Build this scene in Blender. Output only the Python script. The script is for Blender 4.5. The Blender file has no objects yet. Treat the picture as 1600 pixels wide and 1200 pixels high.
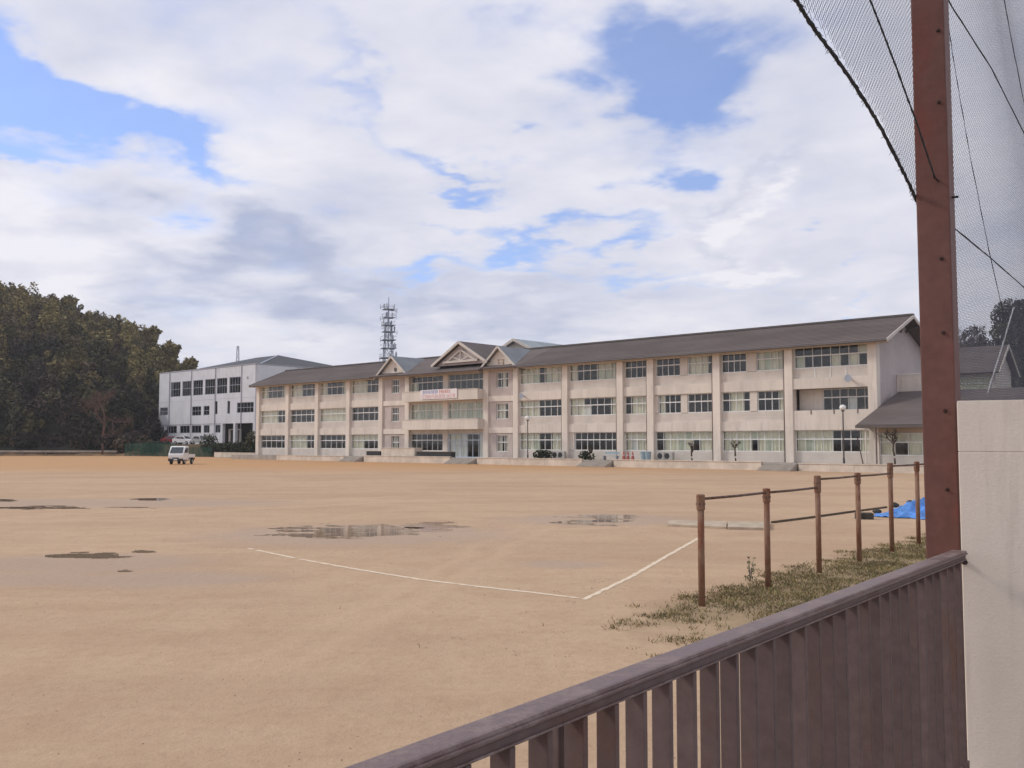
import bpy, bmesh, math, random
import numpy as np
from mathutils import Vector, Matrix, noise as mnoise
random.seed(7); rng = np.random.default_rng(11)
R = math.radians
scene = bpy.context.scene
COL = scene.collection

# ------------------------------------------------------------------ camera
F = 1450.0; HOR = 692.0; H = 2.3
PITCH = math.atan((HOR - 600) / F)
cam_d = bpy.data.cameras.new('camera'); cam = bpy.data.objects.new('camera', cam_d)
COL.objects.link(cam); cam.location = (0, 0, H)
cam.rotation_euler = (math.pi / 2 + PITCH, 0, 0)
cam_d.sensor_width = 36; cam_d.lens = F / 1600 * 36
cam_d.clip_start = 0.05; cam_d.clip_end = 6000
scene.camera = cam
CP, SP = math.cos(PITCH), math.sin(PITCH)

def ray(px, py):
    u = (px - 800) / F; v = -(py - 600) / F
    return Vector((u, CP - v * SP, SP + v * CP))
def at(px, py, Y):
    d = ray(px, py); return Vector((0, 0, H)) + d * (Y / d.y)
def gnd(px, py, z=0.0):
    d = ray(px, py); return Vector((0, 0, H)) + d * ((z - H) / d.z)

# ------------------------------------------------------------------ light
SUN_EL = R(36); SUN_AZ = R(-78)          # azimuth measured from +Y towards +X
sun_dir = Vector((math.sin(SUN_AZ) * math.cos(SUN_EL), math.cos(SUN_AZ) * math.cos(SUN_EL), math.sin(SUN_EL)))
sd = bpy.data.lights.new('sun', 'SUN'); sd.energy = 1.5; sd.angle = R(10); sd.color = (1.0, 0.93, 0.83)
sun = bpy.data.objects.new('sun', sd); COL.objects.link(sun)
sun.rotation_euler = (-sun_dir).to_track_quat('-Z', 'Y').to_euler()

scene.view_settings.view_transform = 'Standard'
scene.view_settings.look = 'None'
scene.view_settings.exposure = 0.20
scene.view_settings.gamma = 1.0
scene.view_settings.use_curve_mapping = False

class NT:
    """small helper to write node trees"""
    def __init__(s, tree): s.t = tree; s.n = tree.nodes; s.l = tree.links
    def node(s, typ, **kw):
        nd = s.n.new(typ)
        for k, v in kw.items(): setattr(nd, k, v)
        return nd
    def put(s, sock, v):
        if v is None: return
        if hasattr(v, 'is_output') or isinstance(v, bpy.types.NodeSocket): s.l.new(v, sock)
        else: sock.default_value = v
    def math(s, op, a, b=None, c=None, clamp=False):
        nd = s.node('ShaderNodeMath', operation=op, use_clamp=clamp)
        for i, v in enumerate((a, b, c)): s.put(nd.inputs[i], v)
        return nd.outputs[0]
    def vmath(s, op, a, b=None, out=0):
        nd = s.node('ShaderNodeVectorMath', operation=op)
        s.put(nd.inputs[0], a); s.put(nd.inputs[1], b)
        return nd.outputs[out]
    def noise(s, vec, scale, detail=4, rough=0.5, dist=0.0):
        nd = s.node('ShaderNodeTexNoise'); s.put(nd.inputs['Vector'], vec)
        nd.inputs['Scale'].default_value = scale; nd.inputs['Detail'].default_value = detail
        nd.inputs['Roughness'].default_value = rough; nd.inputs['Distortion'].default_value = dist
        return nd.outputs[0]
    def smooth(s, v, a, b, lo=0.0, hi=1.0):
        nd = s.node('ShaderNodeMapRange', interpolation_type='SMOOTHSTEP')
        s.put(nd.inputs[0], v)
        nd.inputs[1].default_value = a; nd.inputs[2].default_value = b
        nd.inputs[3].default_value = lo; nd.inputs[4].default_value = hi
        return nd.outputs[0]
    def mix(s, fac, a, b, blend='MIX'):
        nd = s.node('ShaderNodeMix', data_type='RGBA', blend_type=blend)
        s.put(nd.inputs[0], fac); s.put(nd.inputs[6], a); s.put(nd.inputs[7], b)
        return nd.outputs[2]
    def mapping(s, vec, scale=(1, 1, 1), rot=(0, 0, 0), loc=(0, 0, 0)):
        nd = s.node('ShaderNodeMapping'); s.put(nd.inputs[0], vec)
        nd.inputs[1].default_value = loc; nd.inputs[2].default_value = rot; nd.inputs[3].default_value = scale
        return nd.outputs[0]
def c4(c): return (c[0], c[1], c[2], 1.0)

world = bpy.data.worlds.new('World'); scene.world = world; world.use_nodes = True
w = NT(world.node_tree); w.n.clear()
out = w.node('ShaderNodeOutputWorld')
sky = w.node('ShaderNodeTexSky', sky_type='NISHITA')
sky.sun_disc = False; sky.sun_elevation = SUN_EL; sky.sun_rotation = SUN_AZ
sky.air_density = 1.0; sky.dust_density = 0.2; sky.ozone_density = 4.0
bg_sky = w.node('ShaderNodeBackground'); bg_sky.inputs[1].default_value = 0.14
w.l.new(w.mix(1.0, sky.outputs[0], (0.95, 0.95, 1.16, 1), 'MULTIPLY'), bg_sky.inputs[0])
tc = w.node('ShaderNodeTexCoord')
D = w.vmath('NORMALIZE', tc.outputs['Generated'])
D0 = D
sep = w.node('ShaderNodeSeparateXYZ'); w.l.new(D, sep.inputs[0])
zz = w.math('ADD', w.math('MAXIMUM', sep.outputs[2], 0.0), 0.16)
inv = w.math('DIVIDE', 1.0, zz)
sc_ = w.node('ShaderNodeVectorMath', operation='SCALE'); w.l.new(D, sc_.inputs[0]); w.l.new(inv, sc_.inputs[3])
P = w.mapping(sc_.outputs[0], scale=(1, 1, 0.0), rot=(0, 0, R(20)))
n_big = w.noise(P, 1.15, 7, 0.54, 0.35)
n_fine = w.noise(P, 3.6, 5, 0.52, 0.3)
wn_ = w.node('ShaderNodeTexNoise'); w.l.new(P, wn_.inputs['Vector']); wn_.inputs['Scale'].default_value = 2.6; wn_.inputs['Detail'].default_value = 5; wn_.inputs['Roughness'].default_value = 0.52
wv_ = w.vmath('SUBTRACT', wn_.outputs['Color'], (0.5, 0.5, 0.5))
ws_ = w.node('ShaderNodeVectorMath', operation='SCALE'); w.l.new(wv_, ws_.inputs[0]); ws_.inputs[3].default_value = 0.36
D = w.vmath('ADD', D0, ws_.outputs[0])
def blob(px, py, rx, ry, rot=0.0):
    """a soft elliptical patch of sky round one direction (radii in degrees)"""
    d = ray(px, py).normalized()
    right = Vector((d.y, -d.x, 0)).normalized(); up = right.cross(d).normalized()
    c, s_ = math.cos(R(rot)), math.sin(R(rot))
    a1 = right * c + up * s_; a2 = up * c - right * s_
    diff = w.vmath('SUBTRACT', D, tuple(d))
    x = w.math('DIVIDE', w.vmath('DOT_PRODUCT', diff, tuple(a1), out=1), R(rx))
    y = w.math('DIVIDE', w.vmath('DOT_PRODUCT', diff, tuple(a2), out=1), R(ry))
    z = w.math('MULTIPLY', w.vmath('DOT_PRODUCT', diff, tuple(d), out=1), 3.0)
    q = w.math('ADD', w.math('ADD', w.math('MULTIPLY', x, x), w.math('MULTIPLY', y, y)), w.math('MULTIPLY', z, z))
    return w.math('EXPONENT', w.math('MULTIPLY', q, -1.0))
holes = [(1000, 160, 5.0, 2.9, 10, .70), (1085, 100, 5.2, 3.6, 20, .46), (930, 120, 2.2, 2.0, 0, .3), (960, 215, 2.6, 1.4, 0, .45), (890, 90, 2.0, 1.8, 0, .25), (1110, 180, 2.4, 1.6, 30, .3), (70, 168, 7.4, 2.2, -8, .66), (150, 190, 4, .8, -10, .35), (15, 215, 3.5, 1.0, 0, .4), (30, 75, 3.4, 1.3, -20, .5),
         (210, 185, 4.0, 1.0, -18, .3), (40, 262, 5, .9, -2, .42), (20, 120, 3.5, 1.5, -20, .3), (570, 160, 3.6, 1.0, -25, .22),
         (690, 225, 3.6, .9, -25, .50), (755, 250, 1.5, .7, -15, .28), (650, 380, 3.6, 1.5, -12, .48), (840, 402, 3.2, 1.0, 0, .42),
         (960, 395, 3.4, 1.3, 8, .40), (1115, 445, 1.8, .7, 0, .25), (1320, 440, 1.6, .7, 0, .34), (350, 5, 4, 1.3, 10, .16), (1120, 60, 3, 3, 0, .18)]
hs = None
for (px, py, rx, ry, ro, st) in holes:
    b = w.math('MULTIPLY', blob(px, py, rx, ry, ro), st)
    hs = b if hs is None else w.math('ADD', hs, b)
cover = w.math('ADD', w.math('MULTIPLY', n_big, 0.85), w.math('MULTIPLY', n_fine, 0.56))
n_brk = w.noise(w.mapping(P, loc=(5.3, 2.2, 0)), 2.3, 5, 0.55, 0.6)
cover = w.math('SUBTRACT', cover, w.math('MULTIPLY', hs, w.smooth(n_brk, .34, .62, .42, 1.25)))
cfac = w.smooth(cover, 0.06, 0.70)
cfac = w.math('MULTIPLY_ADD', cfac, 0.80, 0.17)
# cloud body: white tops, grey bellies
n_sh = w.noise(w.mapping(P, loc=(3.1, 1.7, 0)), 1.6, 6, 0.55, 0.5)
n_sh2 = w.noise(w.mapping(P, loc=(9.1, 4.7, 0)), 5.0, 5, 0.55, 0.3)
dark = None
for (px, py, rx, ry, ro, st) in [(420, 420, 7.5, 2.6, 4, .46), (250, 390, 5.0, 1.3, 2, .2), (640, 470, 6, 1.6, 0, .28), (1130, 310, 2.0, .6, 15, .2), (900, 490, 8, 1.2, 0, .16),
                                 (560, 320, 6, 1.6, -20, .12), (1250, 330, 5, 2.5, 0, .10)]:
    b = w.math('MULTIPLY', blob(px, py, rx, ry, ro), st); dark = b if dark is None else w.math('ADD', dark, b)
for (px, py, rx, ry, ro, st) in [(1130, 378, 2.8, 1.0, 0, -.65), (30, 400, 6, 2.6, -10, -.35), (200, 110, 7, 2.4, -15, -.18), (330, 300, 7, 1.5, -5, -.12),
                                 (800, 60, 7, 2.5, 0, -.10)]:
    b = w.math('MULTIPLY', blob(px, py, rx, ry, ro), st); dark = w.math('ADD', dark, b)
shade = w.math('ADD', w.math('MULTIPLY', w.math('SUBTRACT', n_sh, 0.5), 1.05), w.math('MULTIPLY', w.math('SUBTRACT', n_sh2, 0.5), 0.5))
shade = w.math('ADD', w.math('ADD', shade, dark), 0.27, clamp=True)
ccol = w.mix(shade, (0.80, 0.785, 0.83, 1), (0.34, 0.39, 0.55, 1))
bg_cl = w.node('ShaderNodeBackground'); w.l.new(ccol, bg_cl.inputs[0]); bg_cl.inputs[1].default_value = 1.0
mx = w.node('ShaderNodeMixShader'); w.l.new(cfac, mx.inputs[0])
w.l.new(bg_sky.outputs[0], mx.inputs[1]); w.l.new(bg_cl.outputs[0], mx.inputs[2]); w.l.new(mx.outputs[0], out.inputs[0])

# ------------------------------------------------------------------ materials
MATS = {}
def mat(name, col, rough=0.8, var=0.12, scale=2.0, bump=0.0, bscale=30.0, spec=0.3, col2=None, metal=0.0, streak=None, island=0.0, coat=0.0, amt=(0.35, 0.65)):
    m = bpy.data.materials.new(name); m.use_nodes = True
    t = NT(m.node_tree); bs = t.n['Principled BSDF']
    tc = t.node('ShaderNodeTexCoord'); v = tc.outputs['Object']
    vec = t.mapping(v, scale=streak) if streak else v
    nz = t.noise(vec, scale, 6, 0.6)
    f = t.smooth(nz, amt[0], amt[1])
    lo = tuple(max(0, c * (1 - var)) for c in col); hi = tuple(min(1, c * (1 + var)) for c in col)
    if col2: hi = col; lo = col2
    cc = t.mix(f, c4(lo), c4(hi))
    if island:
        g = t.node('ShaderNodeNewGeometry')
        k = t.math('MULTIPLY_ADD', g.outputs['Random Per Island'], 2 * island, 1 - island)
        cc = t.mix(1.0, cc, k, 'MULTIPLY')
    t.l.new(cc, bs.inputs['Base Color'])
    bs.inputs['Roughness'].default_value = rough; bs.inputs['Specular IOR Level'].default_value = spec
    bs.inputs['Metallic'].default_value = metal; bs.inputs['Coat Weight'].default_value = coat
    if bump:
        nb = t.noise(v, bscale, 5, 0.6)
        b = t.node('ShaderNodeBump'); b.inputs['Strength'].default_value = bump; b.inputs['Distance'].default_value = 0.02
        t.l.new(nb, b.inputs['Height']); t.l.new(b.outputs[0], bs.inputs['Normal'])
    MATS[name] = m; return m

mat('plaster', (0.66, 0.595, 0.525), 0.85, 0.07, 0.5, 0.15, 20)
mat('plaster_band', (0.70, 0.63, 0.555), 0.85, 0.08, 0.6, 0.1, 25, streak=(1, 1, 0.35))
mat('pillar_plaster', (0.74, 0.665, 0.585), 0.85, 0.07, 0.8, 0.1, 25, streak=(1, 1, 0.3))
mat('mauve_panel', (0.52, 0.45, 0.415), 0.85, 0.08, 0.9, 0.1, 25)
mat('end_wall', (0.50, 0.44, 0.43), 0.9, 0.07, 0.35, 0.1, 15)
mat('soffit', (0.50, 0.39, 0.29), 0.85, 0.06, 0.8)
mat('trim', (0.60, 0.55, 0.495), 0.7, 0.06, 1.0)
mat('fascia', (0.12, 0.105, 0.10), 0.6, 0.1, 1.0)
mat('roof_brown', (0.150, 0.122, 0.116), 0.85, 0.16, 0.35, 0.3, 6, col2=(0.115, 0.094, 0.090), streak=(0.5, 1.5, 1.5))
mat('roof_grey', (0.225, 0.24, 0.25), 0.6, 0.12, 0.5, 0.1, 10)
mat('roof_far', (0.30, 0.34, 0.36), 0.7, 0.12, 0.5)
mat('downpipe', (0.20, 0.165, 0.15), 0.6, 0.1, 2)
mat('alu', (0.74, 0.74, 0.72), 0.45, 0.05, 2, spec=0.5)
mat('curtain', (0.80, 0.77, 0.62), 0.9, 0.06, 1.2)
mat('curtain_green', (0.62, 0.66, 0.54), 0.9, 0.06, 1.2)
mat('white_board', (0.78, 0.77, 0.74), 0.7, 0.04, 1.2)
mat('room_wall', (0.22, 0.20, 0.18), 0.9, 0.3, 0.8)
mat('concrete', (0.66, 0.58, 0.485), 0.9, 0.12, 0.8, 0.3, 30)
mat('concrete_grey', (0.36, 0.325, 0.285), 0.9, 0.15, 0.9, 0.3, 30)
mat('kerb_concrete', (0.46, 0.375, 0.28), 0.9, 0.16, 3.0, 0.4, 60)
mat('gym_white', (0.68, 0.685, 0.72), 0.7, 0.05, 0.3)
mat('gym_joint', (0.36, 0.36, 0.40), 0.8, 0.05, 1)
mat('gym_roof', (0.052, 0.055, 0.064), 0.6, 0.12, 0.5, 0.1, 8)
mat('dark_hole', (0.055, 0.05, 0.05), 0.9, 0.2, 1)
mat('steel_grey', (0.36, 0.39, 0.45), 0.5, 0.1, 2, metal=0.3)
mat('lamp_post', (0.10, 0.09, 0.085), 0.5, 0.1, 4)
mat('globe', (0.80, 0.80, 0.78), 0.3, 0.03, 4)
mat('black_rubber', (0.025, 0.025, 0.025), 0.7, 0.2, 8)
mat('black_plastic', (0.035, 0.035, 0.038), 0.5, 0.2, 8)
mat('white_paint', (0.78, 0.78, 0.77), 0.3, 0.04, 3, spec=0.5, coat=0.3)
mat('red_paint', (0.28, 0.03, 0.035), 0.4, 0.1, 3)
mat('silver_paint', (0.45, 0.46, 0.47), 0.35, 0.05, 3, metal=0.4)
mat('headlight', (0.75, 0.76, 0.78), 0.1, 0.03, 8, spec=0.8)
mat('amber', (0.65, 0.22, 0.03), 0.3, 0.05, 8)
mat('car_glass', (0.055, 0.065, 0.075), 0.06, 0.1, 3, spec=0.7)
mat('hub', (0.42, 0.42, 0.42), 0.4, 0.1, 8, metal=0.5)
mat('bark', (0.085, 0.062, 0.05), 0.95, 0.3, 4, 0.3, 20)
mat('twig_red', (0.115, 0.068, 0.055), 0.95, 0.25, 1.0)
mat('twig_grey', (0.19, 0.16, 0.145), 0.95, 0.25, 1.0)
mat('soil', (0.13, 0.10, 0.06), 0.95, 0.35, 0.15, 0.3, 3)
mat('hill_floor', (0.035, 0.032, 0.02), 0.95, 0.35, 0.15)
mat('bank', (0.20, 0.125, 0.065), 0.95, 0.3, 0.4, 0.3, 4)
mat('green_net', (0.02, 0.085, 0.06), 0.8, 0.2, 1.0)
mat('hedge_a', (0.035, 0.045, 0.022), 0.9, 0.3, 0.8, island=0.4)
mat('hedge_b', (0.075, 0.07, 0.035), 0.9, 0.3, 0.8, island=0.4)
leafc = {'leaf_dark': (0.040, 0.038, 0.026), 'leaf_mid': (0.085, 0.078, 0.040), 'leaf_olive': (0.170, 0.134, 0.062), 'leaf_bamboo': (0.230, 0.188, 0.078), 'leaf_brown': (0.110, 0.080, 0.052), 'leaf_plum': (0.062, 0.046, 0.038)}
for k, c in leafc.items(): mat(k, c, 0.9, 0.3, 0.3, island=0.45, spec=0.12)
mat('pole_paint', (0.165, 0.062, 0.048), 0.62, 0.2, 2.2, 0.2, 60, col2=(0.125, 0.062, 0.052), streak=(1, 1, 0.45))
mat('bolt_steel', (0.035, 0.022, 0.018), 0.7, 0.3, 40)
mat('net_cord', (0.09, 0.10, 0.13), 0.8, 0.1, 3)
mat('rope_dark', (0.05, 0.052, 0.058), 0.9, 0.25, 30, 0.4, 300)
mat('rope_pale', (0.52, 0.52, 0.52), 0.7, 0.1, 10)
mat('tarp', (0.075, 0.24, 0.62), 0.42, 0.3, 2.5, 0.3, 12, spec=0.4)
mat('cone_red', (0.42, 0.13, 0.10), 0.6, 0.1, 4)
mat('bin_blue', (0.33, 0.42, 0.46), 0.6, 0.1, 4)
mat('ac_grey', (0.42, 0.40, 0.37), 0.6, 0.08, 4)
mat('timber_dark', (0.10, 0.075, 0.05), 0.9, 0.3, 6, 0.3, 40)
mat('stone_dark', (0.055, 0.052, 0.042), 0.95, 0.3, 6, 0.5, 15)
mat('grass_green', (0.115, 0.125, 0.048), 0.9, 0.3, 1.5, island=0.35)
mat('grass_olive', (0.165, 0.138, 0.065), 0.9, 0.3, 1.5, island=0.35)
mat('grass_straw', (0.30, 0.225, 0.11), 0.9, 0.3, 1.5, island=0.3)
mat('chalk', (0.74, 0.62, 0.47), 0.95, 0.1, 6.0, col2=(0.58, 0.45, 0.32), amt=(.3, .55))
mat('banner_white', (0.80, 0.75, 0.74), 0.8, 0.04, 2)
mat('ink_red', (0.66, 0.28, 0.24), 0.8, 0.05, 2)
mat('ink_blue', (0.32, 0.35, 0.58), 0.8, 0.05, 2)
mat('ink_pink', (0.70, 0.42, 0.42), 0.8, 0.05, 2)
mat('door_white', (0.60, 0.66, 0.74), 0.5, 0.04, 2)
mat('plate_yellow', (0.65, 0.52, 0.08), 0.6, 0.04, 2)

def rusty(name, base, rustc, s=3.0, lo=0.55, hi=0.72, rough=0.6, streak=(1, 1, 0.4), var=0.2, spec=0.3):
    m = bpy.data.materials.new(name); m.use_nodes = True
    t = NT(m.node_tree); bs = t.n['Principled BSDF']
    g = t.node('ShaderNodeNewGeometry'); v = g.outputs['Position']
    n1 = t.noise(t.mapping(v, scale=streak), s, 7, 0.65); n2 = t.noise(v, s * 9, 5, 0.6)
    n3 = t.noise(t.mapping(v, scale=streak), s * 5, 5, 0.7)
    oi = t.node('ShaderNodeObjectInfo')
    k = t.math('MULTIPLY_ADD', oi.outputs['Random'], var, 1 - var / 2)
    c = t.mix(n2, c4([x * .62 for x in base]), c4([x * 1.38 for x in base]))
    c = t.mix(1.0, c, k, 'MULTIPLY')
    f = t.smooth(t.math('MULTIPLY_ADD', n3, 0.35, t.math('MULTIPLY', n1, 0.75)), lo, hi)
    c = t.mix(f, c, c4(rustc))
    t.l.new(c, bs.inputs['Base Color'])
    t.l.new(t.math('MULTIPLY_ADD', f, 0.25, rough), bs.inputs['Roughness'])
    bs.inputs['Specular IOR Level'].default_value = spec
    b = t.node('ShaderNodeBump'); b.inputs['Strength'].default_value = 0.35; b.inputs['Distance'].default_value = 0.003
    t.l.new(t.math('ADD', n2, f), b.inputs['Height']); t.l.new(b.outputs[0], bs.inputs['Normal'])
    MATS[name] = m; return m
rusty('fence_paint', (0.128, 0.091, 0.088), (0.135, 0.074, 0.054), 2.2, 0.54, 0.76, 0.6, var=0.26, spec=.25)
rusty('rail_paint', (0.150, 0.098, 0.094), (0.230, 0.172, 0.160), 9.0, 0.50, 0.64, 0.42, streak=(1, 1, 1), spec=0.45)
rusty('pole_paint', (0.150, 0.068, 0.056), (0.185, 0.052, 0.040), 1.6, 0.52, 0.80, 0.6, streak=(1, 1, 0.6))
rusty('bar_paint', (0.245, 0.145, 0.097), (0.185, 0.075, 0.042), 5.0, 0.48, 0.66, 0.7)
rusty('bar_steel', (0.135, 0.085, 0.062), (0.10, 0.05, 0.03), 5.0, 0.5, 0.66, 0.5)

for k_ in ('plaster', 'plaster_band', 'pillar_plaster', 'end_wall', 'concrete', 'gym_white', 'mauve_panel', 'trim'):
    t = NT(MATS[k_].node_tree); bs = t.n['Principled BSDF']; old = bs.inputs['Base Color'].links[0].from_socket
    tc = t.node('ShaderNodeTexCoord'); v = tc.outputs['Object']
    st1 = t.noise(t.mapping(v, scale=(3.2, 3.2, .22)), 1.0, 6, 0.65); st2 = t.noise(v, .7, 4, .6); st3 = t.noise(t.mapping(v, scale=(.4, .4, 5)), 1.0, 4, .6)
    f = t.math('MULTIPLY', t.smooth(st1, .50, .74), t.smooth(st2, .30, .62))
    f = t.math('ADD', t.math('MULTIPLY', f, .42), t.math('MULTIPLY', t.smooth(st3, .55, .8), .12))
    t.l.new(t.mix(f, old, (0.27, 0.235, 0.20, 1)), bs.inputs['Base Color'])

# window glass: clear with a mirror share
m = bpy.data.materials.new('window_glass'); m.use_nodes = True
t = NT(m.node_tree); t.n.remove(t.n['Principled BSDF'])
tr = t.node('ShaderNodeBsdfTransparent'); tr.inputs[0].default_value = (0.95, 0.965, 0.955, 1)
gl = t.node('ShaderNodeBsdfGlossy'); gl.inputs['Roughness'].default_value = 0.03
gg = t.node('ShaderNodeNewGeometry'); fr = t.node('ShaderNodeFresnel'); t.l.new(t.math('MULTIPLY_ADD', gg.outputs['Backfacing'], 1/1.5 - 1.5, 1.5), fr.inputs[0])
mxs = t.node('ShaderNodeMixShader'); t.l.new(t.math('MULTIPLY', fr.outputs[0], 1.0), mxs.inputs[0])
t.l.new(tr.outputs[0], mxs.inputs[1]); t.l.new(gl.outputs[0], mxs.inputs[2]); t.l.new(mxs.outputs[0], t.n['Material Output'].inputs[0])
MATS['window_glass'] = m

# siding: plaster boards with fine horizontal grooves
m = mat('siding', (0.64, 0.585, 0.525), 0.85, 0.07, 0.6)
t = NT(m.node_tree); bs = t.n['Principled BSDF']
tc = t.node('ShaderNodeTexCoord'); wv = t.node('ShaderNodeTexWave', wave_type='BANDS', bands_direction='Z', wave_profile='SAW')
t.l.new(tc.outputs['Object'], wv.inputs[0]); wv.inputs['Scale'].default_value = 1.15; wv.inputs['Distortion'].default_value = 0.0
b = t.node('ShaderNodeBump'); b.inputs['Strength'].default_value = 0.6; b.inputs['Distance'].default_value = 0.03
t.l.new(wv.outputs[1], b.inputs['Height']); t.l.new(b.outputs[0], bs.inputs['Normal'])

# stucco wall
m = bpy.data.materials.new('stucco'); m.use_nodes = True
t = NT(m.node_tree); bs = t.n['Principled BSDF']; g = t.node('ShaderNodeNewGeometry'); v = g.outputs['Position']
n1 = t.noise(v, 1.3, 6, 0.6); n2 = t.noise(t.mapping(v, scale=(6, 6, 0.5)), 1.2, 6, 0.65); n3 = t.noise(v, 55, 4, 0.6)
c = t.mix(t.smooth(n1, .3, .7), (0.73, 0.645, 0.56, 1), (0.80, 0.715, 0.625, 1))
c = t.mix(t.math('MULTIPLY', t.smooth(n2, .46, .72), .50), c, (0.46, 0.39, 0.33, 1))
c = t.mix(t.math('MULTIPLY', n3, .22), c, (0.45, 0.39, 0.34, 1))
t.l.new(c, bs.inputs['Base Color']); bs.inputs['Roughness'].default_value = 0.95; bs.inputs['Specular IOR Level'].default_value = 0.1
b = t.node('ShaderNodeBump'); b.inputs['Strength'].default_value = 0.5; b.inputs['Distance'].default_value = 0.004
t.l.new(t.noise(v, 70, 5, 0.7), b.inputs['Height']); t.l.new(b.outputs[0], bs.inputs['Normal'])
MATS['stucco'] = m

# sand of the playground
m = bpy.data.materials.new('sand'); m.use_nodes = True
t = NT(m.node_tree); bs = t.n['Principled BSDF']; g = t.node('ShaderNodeNewGeometry'); v = g.outputs['Position']
n1 = t.noise(v, 0.11, 5, 0.55, 0.4)
n2 = t.noise(t.mapping(v, scale=(0.10, 0.55, 1), rot=(0, 0, R(6))), 0.75, 6, 0.6, 0.3)
n3 = t.noise(v, 1.1, 6, 0.65)
n4 = t.noise(v, 32, 4, 0.7)
n5 = t.noise(v, 6.5, 5, 0.65)
c = t.mix(t.smooth(n1, .35, .65), (0.468, 0.330, 0.218, 1), (0.535, 0.382, 0.252, 1))
c = t.mix(t.math('MULTIPLY', t.smooth(n2, .45, .68), .55), c, (0.580, 0.415, 0.268, 1))
c = t.mix(t.math('MULTIPLY', t.smooth(n2, .50, .28), .35), c, (0.435, 0.278, 0.172, 1))
c = t.mix(t.math('MULTIPLY', t.smooth(n3, .38, .72), .42), c, (0.410, 0.262, 0.166, 1))
c = t.mix(t.math('MULTIPLY', t.smooth(n5, .42, .72), .34), c, (0.38, 0.246, 0.158, 1))
c = t.mix(t.math('MULTIPLY', t.smooth(n4, .50, .72), .40), c, (0.29, 0.190, 0.125, 1))
# far end of the ground has a redder soil
sp_ = t.node('ShaderNodeSeparateXYZ'); t.l.new(v, sp_.inputs[0])
far = t.smooth(t.math('ADD', sp_.outputs[1], t.math('MULTIPLY', n2, 26.0)), 74, 108)
c = t.mix(t.math('MULTIPLY', far, .85), c, (0.50, 0.285, 0.135, 1))
# faint vehicle tracks and the ghost of older chalk lines
trk = None
for (qa, qb, wd_, st_) in [((-40, 852), (420, 846), .16, .5), ((380, 846), (1010, 822), .10, .75), ((-40, 874), (500, 860), .16, .35), ((-60, 812), (720, 770), .22, .5), ((-60, 822), (720, 777), .22, .5), ((100, 1180), (860, 800), .18, .35), ((170, 1195), (890, 806), .18, .35)]:
    a_, b2 = gnd(*qa), gnd(*qb); dr = (b2 - a_).normalized(); nr = Vector((-dr.y, dr.x, 0)); L_ = (b2 - a_).length
    rel = t.vmath('SUBTRACT', v, (a_.x, a_.y, 0))
    off = t.math('ADD', t.vmath('DOT_PRODUCT', rel, tuple(nr), out=1), t.math('MULTIPLY', t.math('SUBTRACT', n1, .5), 2.2))
    q = t.math('EXPONENT', t.math('MULTIPLY', t.math('POWER', t.math('DIVIDE', off, wd_), 2.0), -1.0))
    al = t.vmath('DOT_PRODUCT', rel, tuple(dr), out=1)
    q = t.math('MULTIPLY', t.math('MULTIPLY', q, t.smooth(al, 0, L_ * .2)), t.math('MULTIPLY', t.smooth(al, L_, L_ * .8), st_))
    trk = q if trk is None else t.math('ADD', trk, q)
c = t.mix(t.math('MULTIPLY', trk, t.smooth(n3, .30, .60), None, True), c, (0.60, 0.43, 0.285, 1))
# humus under the grass by the bars
_p0, _p1 = gnd(1093, 948), gnd(1430, 852); _d = (_p1 - _p0); _d.z = 0; _d.normalize(); _n = Vector((_d.y, -_d.x, 0))
rel = t.vmath('SUBTRACT', v, (_p0.x, _p0.y, 0)); og = t.vmath('DOT_PRODUCT', rel, tuple(_n), out=1); tg = t.vmath('DOT_PRODUCT', rel, tuple(_d), out=1)
hm_ = t.math('MULTIPLY', t.smooth(t.math('MULTIPLY_ADD', t.math('SUBTRACT', n3, .5), 2.4, og), -.75, .35), t.smooth(t.math('MULTIPLY_ADD', t.math('SUBTRACT', n3, .5), 3.0, tg), -3.2, .3))
c = t.mix(t.math('MULTIPLY', hm_, .62), c, (0.225, 0.178, 0.098, 1))
# damp, greyer soil round the puddles
damp = None
for (px, py, rx, ry) in [(560, 835, 4.6, 3.2), (940, 812, 3.6, 2.6), (120, 880, 2.8, 1.9), (120, 786, 10, 3.2), (40, 905, 1.6, 1.0), (880, 882, 1.0, .7), (250, 905, 2.2, 1.2)]:
    p = gnd(px, py)
    dd = t.vmath('SUBTRACT', v, (p.x, p.y, 0)); dd = t.vmath('DIVIDE', dd, (rx, ry, 1))
    q = t.math('EXPONENT', t.math('MULTIPLY', t.vmath('DOT_PRODUCT', dd, dd, out=1), -1.0))
    damp = q if damp is None else t.math('MAXIMUM', damp, q)
damp = t.smooth(t.math('MULTIPLY', damp, t.math('MULTIPLY_ADD', n3, 1.1, .45)), .22, .75)
c = t.mix(t.math('MULTIPLY', damp, .60), c, (0.400, 0.290, 0.205, 1))
t.l.new(c, bs.inputs['Base Color'])
t.l.new(t.math('MULTIPLY_ADD', damp, -.38, .95), bs.inputs['Roughness']); bs.inputs['Specular IOR Level'].default_value = 0.18
hgt = t.math('ADD', t.math('MULTIPLY', n4, .018), t.math('ADD', t.math('MULTIPLY', n3, .05), t.math('MULTIPLY', n5, .05)))
b = t.node('ShaderNodeBump'); b.inputs['Strength'].default_value = 0.55; b.inputs['Distance'].default_value = 1.0
t.l.new(hgt, b.inputs['Height']); t.l.new(b.outputs[0], bs.inputs['Normal'])
MATS['sand'] = m

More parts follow.
